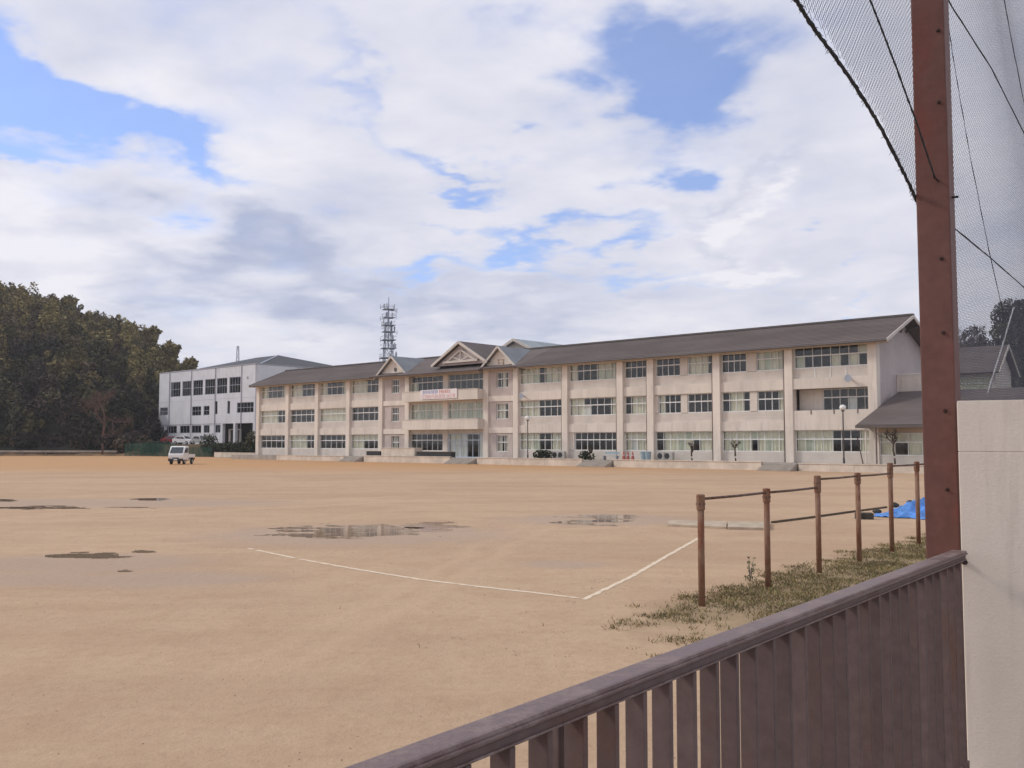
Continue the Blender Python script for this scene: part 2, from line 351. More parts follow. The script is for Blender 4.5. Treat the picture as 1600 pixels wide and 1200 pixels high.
# puddle water: thin muddy film with a mirror surface
m = bpy.data.materials.new('puddle_water'); m.use_nodes = True
t = NT(m.node_tree); bs = t.n['Principled BSDF']; g = t.node('ShaderNodeNewGeometry'); v = g.outputs['Position']
c = t.mix(t.noise(v, 2.0, 4), (0.22, 0.155, 0.105, 1), (0.32, 0.225, 0.155, 1))
t.l.new(c, bs.inputs['Base Color']); bs.inputs['Roughness'].default_value = 0.04; bs.inputs['IOR'].default_value = 1.33; bs.inputs['Specular IOR Level'].default_value = 0.5
b = t.node('ShaderNodeBump'); b.inputs['Strength'].default_value = 0.12; b.inputs['Distance'].default_value = 0.01
t.l.new(t.noise(v, 4.0, 3), b.inputs['Height']); t.l.new(b.outputs[0], bs.inputs['Normal'])
MATS['puddle_water'] = m

# ------------------------------------------------------------------ mesh helpers
class MB:
    def __init__(s): s.v = []; s.f = []; s.mi = []; s.mats = []; s.cur = 0
    def use(s, name):
        if name not in s.mats: s.mats.append(name)
        s.cur = s.mats.index(name); return s
    def add(s, vs, fs):
        o = len(s.v); s.v.extend([tuple(p) for p in vs])
        for f in fs: s.f.append(tuple(i + o for i in f)); s.mi.append(s.cur)
        return s
    def hexa(s, p):   # 8 corners: bottom loop then top loop
        return s.add(p, [(3, 2, 1, 0), (4, 5, 6, 7), (0, 1, 5, 4), (1, 2, 6, 5), (2, 3, 7, 6), (3, 0, 4, 7)])
    def box(s, x0, x1, y0, y1, z0, z1):
        return s.hexa([(x0, y0, z0), (x1, y0, z0), (x1, y1, z0), (x0, y1, z0), (x0, y0, z1), (x1, y0, z1), (x1, y1, z1), (x0, y1, z1)])
    def bar(s, a, b, wd, ht, up=(0, 0, 1)):
        a = Vector(a); b = Vector(b); d = (b - a).normalized(); up = Vector(up)
        sd = d.cross(up)
        if sd.length < 1e-4: sd = d.cross(Vector((1, 0, 0)))
        sd.normalize(); u = sd.cross(d); x = sd * wd / 2; y = u * ht / 2
        return s.hexa([a - x - y, a + x - y, b + x - y, b - x - y, a - x + y, a + x + y, b + x + y, b - x + y])
    def tube(s, pts, r, n=6, cap=True):
        pts = [Vector(p) for p in pts]; rs = r if isinstance(r, (list, tuple)) else [r] * len(pts)
        rings = []; vs = []; fs = []
        ref = None
        for i, p in enumerate(pts):
            d = (pts[min(i + 1, len(pts) - 1)] - pts[max(i - 1, 0)]).normalized()
            if ref is None: ref = Vector((0, 0, 1)) if abs(d.z) < .9 else Vector((1, 0, 0))
            a = d.cross(ref).normalized(); b = d.cross(a)
            ref = a.cross(d) * 1.0 if abs(d.dot(ref)) < .95 else ref
            for k in range(n):
                t_ = 2 * math.pi * k / n; vs.append(p + (a * math.cos(t_) + b * math.sin(t_)) * rs[i])
        for i in range(len(pts) - 1):
            for k in range(n):
                fs.append((i * n + k, i * n + (k + 1) % n, (i + 1) * n + (k + 1) % n, (i + 1) * n + k))
        if cap: fs.append(tuple(range(n - 1, -1, -1))); fs.append(tuple((len(pts) - 1) * n + k for k in range(n)))
        return s.add(vs, fs)
    def lathe(s, c, prof, n=12, axis='z'):
        vs = []; fs = []; m_ = len(prof)
        for (r_, h_) in prof:
            for k in range(n):
                a = 2 * math.pi * k / n
                if axis == 'z': vs.append((c[0] + r_ * math.cos(a), c[1] + r_ * math.sin(a), c[2] + h_))
                elif axis == 'y': vs.append((c[0] + r_ * math.cos(a), c[1] + h_, c[2] + r_ * math.sin(a)))
                else: vs.append((c[0] + h_, c[1] + r_ * math.cos(a), c[2] + r_ * math.sin(a)))
        for i in range(m_ - 1):
            for k in range(n): fs.append((i * n + k, i * n + (k + 1) % n, (i + 1) * n + (k + 1) % n, (i + 1) * n + k))
        fs.append(tuple(range(n - 1, -1, -1))); fs.append(tuple((m_ - 1) * n + k for k in range(n)))
        return s.add(vs, fs)
    def prism(s, poly, axis, a, b):
        """poly of 2D points extruded along axis ('x': (y,z), 'y': (x,z), 'z': (x,y))"""
        n = len(poly)
        def mk(p, h):
            return (h, p[0], p[1]) if axis == 'x' else (p[0], h, p[1]) if axis == 'y' else (p[0], p[1], h)
        vs = [mk(p, a) for p in poly] + [mk(p, b) for p in poly]
        fs = [tuple(range(n)), tuple(range(2 * n - 1, n - 1, -1))] + [(i, i + n, (i + 1) % n + n, (i + 1) % n) for i in range(n)]
        return s.add(vs, fs)
    def slab(s, quad, th):
        """a quad thickened downwards along its normal"""
        q = [Vector(p) for p in quad]; n = (q[1] - q[0]).cross(q[3] - q[0]).normalized()
        if n.z < 0: n = -n
        return s.hexa([p - n * th for p in q] + q)
    def build(s, name, m=None, parent=None, bevel=0.0, smooth=False, recalc=True, kind=None):
        me = bpy.data.meshes.new(name); me.from_pydata(s.v, [], s.f)
        names = s.mats if s.mats else [m]
        for k in names: me.materials.append(MATS[k])
        if len(names) > 1: me.polygons.foreach_set('material_index', s.mi)
        if recalc or bevel:
            bm = bmesh.new(); bm.from_mesh(me)
            if recalc: bmesh.ops.recalc_face_normals(bm, faces=bm.faces)
            if bevel:
                eg = [e for e in bm.edges if len(e.link_faces) == 2 and e.calc_face_angle(0) > 0.5]
                bmesh.ops.bevel(bm, geom=eg, offset=bevel, segments=2, profile=0.6, affect='EDGES', clamp_overlap=True)
            bm.to_mesh(me); bm.free()
        if smooth: me.polygons.foreach_set('use_smooth', [True] * len(me.polygons))
        o = bpy.data.objects.new(name, me); COL.objects.link(o)
        if parent is not None: o.parent = parent
        if kind: o['kind'] = kind
        return o
def tag(o, label, cat, group=None):
    o['label'] = label; o['category'] = cat
    if group: o['group'] = group
    return o
def thing(name, label, cat, loc=(0, 0, 0), rz=0.0, group=None):
    o = bpy.data.objects.new(name, None); COL.objects.link(o); o.location = loc; o.rotation_euler = (0, 0, rz); o.empty_display_size = .3
    return tag(o, label, cat, group)
def struct(o, label=None):
    o['kind'] = 'structure'
    if label: o['label'] = label
    return o
def fast_mesh(name, verts, faces, mats, mi, parent=None):
    """verts (n,3), faces (m,k) arrays"""
    me = bpy.data.meshes.new(name); k = faces.shape[1]
    me.vertices.add(len(verts)); me.vertices.foreach_set('co', verts.astype(np.float32).ravel())
    me.loops.add(faces.size); me.loops.foreach_set('vertex_index', faces.astype(np.int32).ravel())
    me.polygons.add(len(faces)); me.polygons.foreach_set('loop_start', np.arange(0, faces.size, k, dtype=np.int32))
    for q in mats: me.materials.append(MATS[q])
    me.polygons.foreach_set('material_index', mi.astype(np.int32))
    me.update(calc_edges=True); me.validate()
    o = bpy.data.objects.new(name, me); COL.objects.link(o)
    if parent is not None: o.parent = parent
    return o

# ------------------------------------------------------------------ school frame of reference
OX, OY = 24.55, 80.0
RIGHT = Vector((0.743, -0.669, 0)); BACK = Vector((0.669, 0.743, 0))
ROT = math.atan2(-0.669, 0.743)
def S(px, d=0.0, ox=OX, oy=OY):
    k = (px - 800) / F
    x0 = ox + .669 * d; y0 = oy + .743 * d
    return (k * y0 - x0) / (.743 + .669 * k)
def L2W(s, d, z=0.0): return Vector((OX, OY, z)) + RIGHT * s + BACK * d

# ------------------------------------------------------------------ ground
MB().add([(-2500, -600, -.25), (2500, -600, -.25), (2500, 4000, -.25), (-2500, 4000, -.25)], [(0, 1, 2, 3)]).build('ground', 'soil', kind='structure')
# playground: sand field
pl = [(-150, -6), (-1.9, -1.2), (2.35, 4.1), (60, 4.1), (60, 48), (40, 58)]
a = L2W(16, -3.6); b_ = L2W(-72, -3.6)
pts = [(-210, 40), (-150, -6), (-40, -8), (-5.4, -5.0), (30, 39.6), (44, 57), (a.x, a.y), (b_.x, b_.y), (-50, 153), (-64, 164), (-210, 166)]
struct(MB().add([(p[0], p[1], 0) for p in pts], [tuple(range(len(pts)))]).build('playground', 'sand', recalc=False), 'tan sand school playground with damp patches and white chalk lines')
# the road strip on the camera's side of the fence
_a, _b = gnd(530, 1199, H - .5), gnd(1500, 854, H - .5)
FD = (_b - _a); FD.z = 0; FD.normalize(); FN = Vector((FD.y, -FD.x, 0)); FP0 = Vector((_b.x, _b.y, 0)) + FN * .036
def fp(t, off=0, z=0): return FP0 + FD * t + FN * off + Vector((0, 0, z))
rb = MB().hexa([fp(-14, .10, -.2), fp(-14, 9, -.2), fp(12, 9, -.2), fp(12, .10, -.2), fp(-14, .10, .62), fp(-14, 9, .62), fp(12, 9, .62), fp(12, .10, .62)])
struct(rb.build('road', 'concrete_grey'))
kb = MB().hexa([fp(-14, -.12, -.2), fp(-14, .098, -.2), fp(12, .098, -.2), fp(12, -.12, -.2), fp(-14, -.12, .74), fp(-14, .098, .74), fp(12, .098, .74), fp(12, -.12, .74)])
struct(kb.build('kerb', 'concrete', bevel=.012))
# podium
pod = MB()
A = [(-84.5, -3.3), (22, -3.3), (22, 26), (-84.5, 26)]
pod.prism([tuple(L2W(*q).xy) for q in A], 'z', -.1, .60)
struct(pod.build('podium', 'concrete_grey'))
# gym terrace
GX, GY = at(398, 690, 165).xy
def G2W(s, d, z=0): return Vector((GX, GY, z)) + RIGHT * s + BACK * d
tr_ = MB().prism([tuple(p) for p in [(-47.5, 153.6), (-63, 164.6), (-120, 190), (-40, 260), (30, 230), (-28, 148)]], 'z', -.1, .55)
struct(tr_.build('terrace', 'soil'))
ut = [at(224, 690, 167.5), at(296, 690, 159.0), at(335, 690, 155.2), at(404, 690, 146.2), Vector((-20, 170, 0)), Vector((-50, 230, 0)), Vector((-110, 200, 0))]
tr2 = MB().prism([(p.x, p.y) for p in ut], 'z', .3, 2.05)
struct(tr2.build('terrace', 'soil'))
# earth bank at the foot of the forest
bk = MB()
N = 60; vs = []; fs = []
for i in range(N + 1):
    x = -190 + i * 128 / N
    j = random.uniform(-.25, .25)
    vs += [(x, 164.5 + j, -.05), (x, 166.5 + j, .35 + random.uniform(-.15, .15)), (x, 169, .75 + random.uniform(-.1, .2)), (x, 173, .8)]
for i in range(N):
    for k in range(3): o = i * 4 + k; fs.append((o, o + 4, o + 5, o + 1))
struct(bk.add(vs, fs).build('bank', 'bank', smooth=True))

# ------------------------------------------------------------------ hill, forest
def E(b):   # skyline of the wooded hill on the left, pixels above the horizon at bearing px b
    xs = [-900, -500, -250, -80, 0, 60, 130, 180, 225, 262, 300, 316, 360, 420]
    ys = [150, 280, 285, 260, 243, 229, 203, 186, 170, 143, 112, 94, 58, 10]
    return np.interp(b, xs, ys)
def hill_z(x, y):
    b = 800 + F * x / y
    foot = 168 + np.interp(b, [-900, 150, 250, 330], [0, 0, 18, 40]); crest = 268
    u = np.clip((y - foot) / (crest - foot), 0, 1)
    top = 2.3 + E(b) * crest / F - 7.0
    u2 = np.clip((y - crest) / 120, 0, 1)
    prof = u * (1.55 - .55 * u)
    return .55 + np.maximum(top, 0) * prof * (1 - u2 * u2 * (3 - 2 * u2)) - .6 * (top <= 0)
nx, ny = 90, 60
gx = np.linspace(-330, -70, nx); gy = np.linspace(167, 390, ny)
XX, YY = np.meshgrid(gx, gy, indexing='ij')
ZZ = hill_z(XX, YY)
vv = np.stack([XX, YY, ZZ], -1).reshape(-1, 3)
idx = np.arange(nx * ny).reshape(nx, ny)
ff = np.stack([idx[:-1, :-1], idx[1:, :-1], idx[1:, 1:], idx[:-1, 1:]], -1).reshape(-1, 4)
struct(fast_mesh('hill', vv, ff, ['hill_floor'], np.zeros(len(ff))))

def leaf_cloud(centres, radii, count, size, mats_of, rngl, drop=0.0):
    """leaf-clump quads spread through ellipsoid crowns. returns verts, faces, material index"""
    V = []; M = []
    for (c, r_, n_, mi_) in zip(centres, radii, count, mats_of):
        d = rngl.normal(size=(n_, 3)); d /= np.linalg.norm(d, axis=1)[:, None]
        # lumpy radius: a few random lobes
        lob = rngl.normal(size=(5, 3)); lob /= np.linalg.norm(lob, axis=1)[:, None]
        bulge = np.max(d @ lob.T, axis=1)
        rad = (0.55 + .45 * rngl.random(n_) ** .5) * (0.66 + .42 * np.clip(bulge, 0, 1))
        p = np.array(c) + d * rad[:, None] * np.array(r_)
        s_ = size * (0.6 + .8 * rngl.random(n_))
        nrm = d * .6 + rngl.normal(size=(n_, 3)) * .55 + np.array([0, 0, .25]); nrm /= np.linalg.norm(nrm, axis=1)[:, None]
        a = np.cross(nrm, rngl.normal(size=(n_, 3))); a /= np.linalg.norm(a, axis=1)[:, None]; b = np.cross(nrm, a)
        a = a * s_[:, None] * .62; b = b * s_[:, None] * .38
        q = np.stack([p - a, p - b * 1.0, p + a, p + b], 1)
        V.append(q.reshape(-1, 3)); M.append(np.full(n_, mi_))
    V = np.concatenate(V); M = np.concatenate(M)
    return V, np.arange(len(V)).reshape(-1, 4), M
leaf_names = list(leafc.keys())
cs, rs_, ct, ms = [], [], [], []
for gy_ in np.arange(168, 292, 3.5):
    for gx_ in np.arange(-300, -62, 3.5):
        x = gx_ + rng.uniform(-1.9, 1.9); y = gy_ + rng.uniform(-1.9, 1.9)
        b = 800 + F * x / y
        if b > 345 or b < -560: continue
        foot = 168 + np.interp(b, [-900, 150, 250, 330], [0, 0, 18, 40])
        if y < foot + .5: continue
        if y > 285: continue
        z = float(hill_z(x, y)); u = (y - foot) / (268 - foot)
        hgt = rng.uniform(4.5, 8.2); rx = rng.uniform(1.3, 2.5)
        if b > 190: hgt *= np.interp(b, [190, 300], [.95, .5]); rx *= np.interp(b, [190, 300], [1, .7])
        nse = mnoise.noise(Vector((x * .035, y * .035, 3.3)))
        if u > .42 - .15 * nse: mi = rng.choice([2, 3, 4, 1], p=[.42, .20, .24, .14]) if nse > -.15 else rng.choice([4, 2, 1, 5], p=[.34, .3, .2, .16])
        elif u > .2: mi = rng.choice([0, 1, 2, 4, 5], p=[.36, .28, .14, .10, .12])
        else: mi = rng.choice([0, 1, 4, 5], p=[.5, .2, .1, .2])
        if 190 < b < 300 and .3 < u: mi = rng.choice([3, 2, 1], p=[.5, .35, .15])
        tall = hgt * (1.25 if mi == 3 else 1)
        cs.append((x, y, z + tall * .58)); rs_.append((rx, rx, tall * .52)); ct.append(int(100 if b < -120 else 430)); ms.append(mi)
        if rng.random() < .55:     # side lobes break the outline
            for _ in range(2):
                dx, dy, dz = rng.normal(0, 1.7), rng.normal(0, 1.2), rng.normal(0, 1.2)
                cs.append((x + dx, y + dy, z + tall * .72 + dz)); rs_.append((rx * .45, rx * .45, rx * .55)); ct.append(90); ms.append(mi)
# foot of the wood: low brush
for i in range(130):
    x = rng.uniform(-150, -62); y = rng.uniform(168, 176)
    b = 800 + F * x / y
    if b > 225: continue
    cs.append((x, y, 1.6 + rng.random() * 1.5)); rs_.append((1.9, 1.6, 1.7)); ct.append(260); ms.append(rng.choice([0, 5, 4, 1], p=[.35, .3, .2, .15]))
V, Fq, Mi = leaf_cloud(cs, rs_, ct, 0.55, ms, rng)
fo = fast_mesh('forest', V, Fq, leaf_names, Mi); fo['kind'] = 'stuff'; fo['label'] = 'dense dark green and olive wood covering the hill on the left'

# right hand wood behind the school, seen through the net
cs, rs_, ct, ms = [], [], [], []
for i in range(420):
    y = rng.uniform(150, 215); b = rng.uniform(1400, 2050); x = (b - 800) / F * y
    top = 2.3 + np.interp(b, [1400, 1480, 1530, 1580, 1650, 2050], [130, 190, 214, 222, 232, 250]) * y / F
    hgt = rng.uniform(5, 8); f_ = rng.random()
    zc = max(2.5, (top - 4.5) * ((y - 150) / 65 * .75 + .25) * (0.85 + .3 * rng.random()))
    zc = min(zc, top - 3.0)
    cs.append((x, y, zc)); rs_.append((3.2, 3.2, hgt * .55)); ct.append(230); ms.append(rng.choice([0, 1, 5], p=[.55, .3, .15]))
V, Fq, Mi = leaf_cloud(cs, rs_, [int(c_ * 2.2) for c_ in ct], 0.55, ms, rng)
fo = fast_mesh('forest', V, Fq, leaf_names, Mi); fo['kind'] = 'stuff'; fo['label'] = 'dark wood on the slope behind the school, seen through the net'
rh = MB()
N = 24; vs = []; fs = []
for i in range(N + 1):
    b = 1380 + i * 30
    for (y, k) in ((146, 0), (180, .5), (215, .9), (260, .2)):
        vs.append(((b - 800) / F * y, y, .2 + k * np.interp(b, [1400, 1480, 1530, 1580, 1650, 2050], [115, 170, 190, 200, 210, 225]) * y / F * .8))
for i in range(N):
    for k in range(3): o = i * 4 + k; fs.append((o, o + 4, o + 5, o + 1))
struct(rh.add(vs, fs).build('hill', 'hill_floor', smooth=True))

def twig_tree(mb, base, height, spread, levels=5, r0=.16, seed=1, kids=3, lean=0.25, up=.35, fork=.25):
    rr = random.Random(seed)
    def grow(p, d, ln, r_, lv):
        q = p + d * ln; mid = p + d * ln * .5 + Vector((rr.uniform(-1, 1), rr.uniform(-1, 1), rr.uniform(-.5, .5))) * ln * .07
        mb.tube([p, mid, q], [r_, r_ * .82, r_ * .62], 5 if lv > 2 else 3, cap=False)
        if lv == 0: return
        for k in range(kids + (1 if rr.random() < .4 else 0)):
            t_ = rr.uniform(.45, 1.0); s_ = p + d * ln * t_
            dv = Vector((rr.gauss(0, 1), rr.gauss(0, 1), rr.gauss(0, .6) + up)).normalized()
            nd = (d * (1 - spread) + dv * spread).normalized()
            grow(s_, nd, ln * rr.uniform(.55, .8), max(r_ * .58, .009), lv - 1)
    grow(Vector(base), Vector((rr.uniform(-lean, lean) * .3, rr.uniform(-lean, lean) * .3, 1)).normalized(), height * fork * 1.25, r0, levels)

def tree_obj(label, cat, loc, height, spread, m='twig_red', levels=5, r0=.16, seed=1, kids=3, group=None, up=.35, name='bare_tree', fork=.25):
    root = thing(name, label, cat, loc, 0, group)
    tk = MB(); tk.tube([(0, 0, -.1), (0.03, .02, height * fork * .5), (0, 0, height * fork)], [r0 * 1.25, r0, r0 * .9], 8)
    tk.build('trunk', 'bark' if m == 'bark' else m, root, smooth=True)
    cr = MB(); twig_tree(cr, (0, 0, height * fork * .9), height, spread, levels, r0 * .8, seed, kids, up=up, fork=fork)
    zs = max(p[2] for p in cr.v); k = height / zs
    cr.v = [(p[0] * k, p[1] * k, p[2] * k if p[2] > 0 else p[2]) for p in cr.v]
    cr.build('crown', m, root, recalc=False)
    return root
p = at(160, 700, 160)
tree_obj('wide bare reddish brown tree at the foot of the wooded hill', 'tree', (p.x, p.y, .4), 12.0, .60, 'twig_red', 6, .16, 17, 3, fork=.15, up=.22)
for i, (px, Y, hh, sd_, lb) in enumerate([(1508, 176, 19, 21, 'pale bare tree rising above the dark wood right beside the rusty pole'), (1530, 180, 20.5, 22, 'pale bare tree above the dark wood between the pole and the white brace pipe')]):
    p = at(px, 690, Y)
    tree_obj(lb, 'tree', (p.x, p.y, .5), hh * 1.25, .55, 'twig_grey', 6, .2, sd_, 3, 'bare trees above the right wood')
# bamboo plumes at the right end of the ridge
for i, (px, py, Y, lb) in enumerate([(237, 509, 246, 'arching yellow-green bamboo clump on the ridge, left of the steep drop'),
                                     (268, 531, 232, 'feathery bamboo clump on the ridge line above the white hall'),
                                     (296, 556, 226, 'last small bamboo clump at the right end of the wooded ridge'),
                                     (110, 462, 262, 'tall pale bamboo clump breaking the skyline of the left hill')]):
    top = at(px, py, Y); zg = float(hill_z(np.array(top.x), np.array(top.y)))
    root = thing('bamboo_clump', lb, 'bamboo', (top.x, top.y, zg), 0, 'bamboo clumps on the ridge')
    hh = top.z - zg; rr = random.Random(40 + i); st = MB(); V_ = []
    lv = []; 
    for k in range(16):
        a = rr.uniform(0, 6.28); ln = rr.uniform(.35, 1.0)
        pth = [Vector((math.cos(a) * ln * 2.0 * u_ ** 2.2, math.sin(a) * ln * 2.0 * u_ ** 2.2, (hh * rr.uniform(.97, 1.03)) * (u_ - .14 * u_ ** 4 * ln) * rr.uniform(.97, 1.03))) for u_ in (0, .3, .6, .8, 1)]
        st.tube(pth, [.06, .055, .045, .03, .015], 4, cap=False)
        for u_ in np.linspace(.35, 1, 26):
            j = min(int(u_ * 4), 3); q = pth[j].lerp(pth[j + 1], min(1, u_ * 4 - j)); lv.append(q)
    st.build('stem', 'leaf_bamboo', root, recalc=False)
    c_ = [tuple(q) for q in lv]
    V, Fq, Mi = leaf_cloud(c_, [(.75, .75, .5)] * len(c_), [9] * len(c_), .62, rng.choice([2, 3], len(c_)), rng)
    o = fast_mesh('foliage', V, Fq, leaf_names, Mi, root)

# ------------------------------------------------------------------ school building
SCH = thing('school_building', 'long three storey beige school block with brown tiled roof and two small gables', 'school', (OX, OY, 0), ROT)
SCH.location = (OX, OY, 0)
def curtain_mesh(mb, x0, x1, z0, z1, y):
    n = max(4, int((x1 - x0) / .09)); vs = []; fs = []
    for i in range(n + 1):
        x = x0 + (x1 - x0) * i / n; yy = y + .035 * math.sin(i * 1.9) + random.uniform(-.012, .012)
        vs += [(x, yy, z0), (x, yy, z1)]
    for i in range(n): fs.append((2 * i, 2 * i + 2, 2 * i + 3, 2 * i + 1))
    mb.add(vs, fs)
def window(parent, x0, x1, z0, z1, n, states, zt, y=0.06, lab=None, frame='alu', fw=.07, up=None):
    """an aluminium window: frame with mullions and transom, panes and curtains are its children"""
    fb = MB(); dpt = .09
    yf0, yf1 = y - dpt / 2, y + dpt / 2
    fb.box(x0, x1, yf0, yf1, z1 - fw, z1); fb.box(x0, x1, yf0 - .06, yf1, z0 - .02, z0 + fw * .8)
    fb.box(x0, x0 + fw, yf0, yf1, z0 + fw * .8, z1 - fw); fb.box(x1 - fw, x1, yf0, yf1, z0 + fw * .8, z1 - fw)
    pw = (x1 - x0 - 2 * fw) / n; xs = [x0 + fw + pw * i for i in range(n + 1)]
    if zt: fb.box(x0 + fw, x1 - fw, yf0 - .01, yf1, zt - .05, zt + .05)
    for i in range(1, n):
        wd = .055 if i % 2 == 0 else .038
        if zt:
            fb.box(xs[i] - wd / 2, xs[i] + wd / 2, yf0, yf1, z0 + fw * .8, zt - .05)
            fb.box(xs[i] - wd / 2, xs[i] + wd / 2, yf0, yf1, zt + .05, z1 - fw)
        else: fb.box(xs[i] - wd / 2, xs[i] + wd / 2, yf0, yf1, z0 + fw * .8, z1 - fw)
    wo = fb.build('window', frame, parent, recalc=False)
    if lab: wo['label'] = lab
    zl1 = zt if zt else z1 - .02
    tp = MB(); cu = MB(); cg = MB(); wb = MB(); anyc = anyg = anyw = False
    for i in range(n):
        yy = y + (.012 if i % 2 else -.012)
        MB().box(xs[i] + .02, xs[i + 1] - .02, yy - .004, yy + .004, z0 + .03, zl1 - .03).build('pane', 'window_glass', wo, recalc=False)
        if zt: tp.box(xs[i] + .02, xs[i + 1] - .02, y - .004, y + .004, zt + .03, z1 - .03)
        st = states[i]; us = up[i] if up else st
        if st == 'c': curtain_mesh(cu, xs[i], xs[i + 1], z0, zl1, y + .2); anyc = True
        if st == 'g': curtain_mesh(cg, xs[i], xs[i + 1], z0, zl1, y + .2); anyg = True
        if st == 'w': wb.box(xs[i], xs[i + 1], y + .15, y + .17, z0, zl1); anyw = True
        if zt:
            if us in 'c': curtain_mesh(cu, xs[i], xs[i + 1], zt, z1, y + .2); anyc = True
            if us == 'g': curtain_mesh(cg, xs[i], xs[i + 1], zt, z1, y + .2); anyg = True
            if us == 'w': wb.box(xs[i], xs[i + 1], y + .15, y + .17, zt, z1); anyw = True
    if zt: tp.build('transom_glazing', 'window_glass', wo, recalc=False)
    if anyc: cu.build('curtain', 'curtain', wo, recalc=False)
    if anyg: cg.build('curtain', 'curtain_green', wo, recalc=False)
    if anyw: wb.build('notice_board', 'white_board', wo, recalc=False)
    return wo

Z = dict(base=.6, l1=3.38, t1=2.62, s1=1.55, b2=4.25, s2=5.12, t2=6.16, l2=6.90, b3=7.80, s3=8.68, t3=9.72, l3=10.40, eave=10.95)
HP = .37        # half pillar width
pillars = [408, 452, 498, 547, 598, 639.5, 762.5, 809, 886, 972, 1019.5, 1123, 1236, 1367]
sp = [S(q) for q in pillars]; sp[0] = S(404) + HP
for q in sp:
    MB().box(q - HP, q + HP, -.42, .35, Z['base'], Z['eave']).build('pillar', 'pillar_plaster', SCH, bevel=.02)
for i in (1, 2, 3, 4, 5, 7, 8, 9, 10, 11, 12):
    q = sp[i]; MB().tube([(q - HP - .13, -.16, .62), (q - HP - .13, -.16, 10.7)], .105, 8).build('downpipe', 'downpipe', SCH, smooth=True)
def wallbox(x0, x1, y0, y1, z0, z1, m, name='wall_panel', lab=None):
    o = MB().box(x0, x1, y0, y1, z0, z1).build(name, m, SCH, bevel=.012, recalc=False)
    if lab: o['label'] = lab
    return o
def bay(px0, px1, i0, i1, specs, sub=None, full=True):
    """specs[floor] = list of (x0px, x1px, n, states[, up states]); i0,i1 pillar indices"""
    x0 = sp[i0] + HP; x1 = sp[i1] - HP
    wallbox(x0, x1, -.22, .33, Z['l1'], Z['b2'], 'plaster_band', 'slab_band')
    wallbox(x0, x1, -.22, .33, Z['l2'], Z['b3'], 'plaster_band', 'slab_band')
    wallbox(x0, x1, -.10, .33, Z['l3'], Z['eave'], 'plaster', 'lintel')
    for fl, (zs, zt, zl, zb) in enumerate(((Z['s1'], Z['t1'], Z['l1'], Z['base']), (Z['s2'], Z['t2'], Z['l2'], Z['b2']), (Z['s3'], Z['t3'], Z['l3'], Z['b3']))):
        wallbox(x0, x1, -.06, .30, zb, zs - .02, 'siding', 'siding')
        ws = specs[fl]; cur = x0
        for k, wsp in enumerate(ws):
            a = max(x0, S(wsp[0])) if k or wsp[0] else x0; b = min(x1, S(wsp[1])) if wsp[1] else x1
            if a - cur > .06: wallbox(cur, a, -.09, .30, zs, zl, 'plaster', 'wall_panel')
            else: a = cur
            if k == len(ws) - 1 and x1 - b < .25: b = x1
            window(SCH, a + .01, b - .01, zs, zl, wsp[2], wsp[3], zt, up=wsp[4] if len(wsp) > 4 else None)
            cur = b
        if x1 - cur > .06: wallbox(cur, x1, -.09, .30, zs, zl, 'plaster', 'wall_panel')
W = lambda n, s, u=None, a=0, b=0: (a, b, n, s) if u is None else (a, b, n, s, u)
bay(412, 448, 0, 1, [[W(5, 'ddddd')], [W(5, 'cccdd')], [W(5, 'cdddc')]])
bay(456, 495, 1, 2, [[W(5, 'cccdd')], [W(5, 'ddddd')], [W(5, 'ccddd')]])
bay(502, 544, 2, 3, [[W(5, 'ddddd')], [W(5, 'ccccc')], [W(5, 'cdddc')]])
bay(551, 596, 3, 4, [[W(5, 'ccddd', 'ccccc')], [W(5, 'ddddd')], [W(6, 'cccddd')]])
bay(812, 883, 7, 8, [[W(7, 'ccgddcc', 'cccddcc')], [W(7, 'cccdddd')], [W(7, 'ccgdgcc', 'cccdccc')]])
bay(892, 968, 8, 9, [[(898, 0, 7, 'ddddddd')], [W(7, 'ccwdddc', 'ccddddc')], [W(7, 'cdddggc', 'cdddccc')]])
bay(978, 1016, 9, 10, [[W(4, 'cwcc', 'cccc')], [W(4, 'dccc')], [W(4, 'dddd')]])
bay(1024, 1117, 10, 11, [[W(8, 'dccgcbcc'.replace('b', 'd'), 'dcccgccc')], [(1029, 1065, 4, 'cddd'), (1075, 1117, 4, 'dddd')], [(1026, 1064, 4, 'dddd'), (1076, 1115, 4, 'cccd')]])
bay(1127, 1232, 11, 12, [[W(9, 'ccgcdcgcc', 'ccccgcccc')], [(1129, 1173, 4, 'dccd'), (1184, 1230, 4, 'dddc')], [(1127, 1168, 4, 'dddd'), (1183, 1231, 4, 'cgcc')]])
# last bay on the right: deeper, open verandas
x0 = sp[12] + HP; x1 = sp[13] - HP
wallbox(x0, x1, -.34, .33, Z['l1'], 5.05, 'plaster_band', 'slab_band'); wallbox(x0, x1, -.34, .33, Z['l2'], Z['b3'], 'plaster_band', 'slab_band')
wallbox(x0, x1, -.06, .33, Z['b3'], Z['s3'] - .02, 'siding', 'siding'); wallbox(x0, x1, -.06, .33, Z['base'], Z['s1'] - .02, 'siding', 'siding')
wallbox(x0, x1, -.1, .33, Z['l3'] + .1, Z['eave'], 'plaster', 'lintel')
window(SCH, x0 + .01, x1 - .01, Z['s3'], Z['l3'] + .1, 8, 'gdddcdcd', Z['t3'], fw=.09, up='dddddddc')
window(SCH, x0 + .01, x1 - .01, Z['s1'], Z['l1'], 8, 'cgccdddc', Z['t1'], up='ccccdddc')
wallbox(x0, x0 + 2.1, .9, 1.1, 5.06, Z['l2'], 'plaster', 'wall_panel')
window(SCH, x0 + 2.11, x1 - .01, 5.06, Z['l2'], 6, 'dddwdd', Z['t2'], y=1.0, up='dddddd')
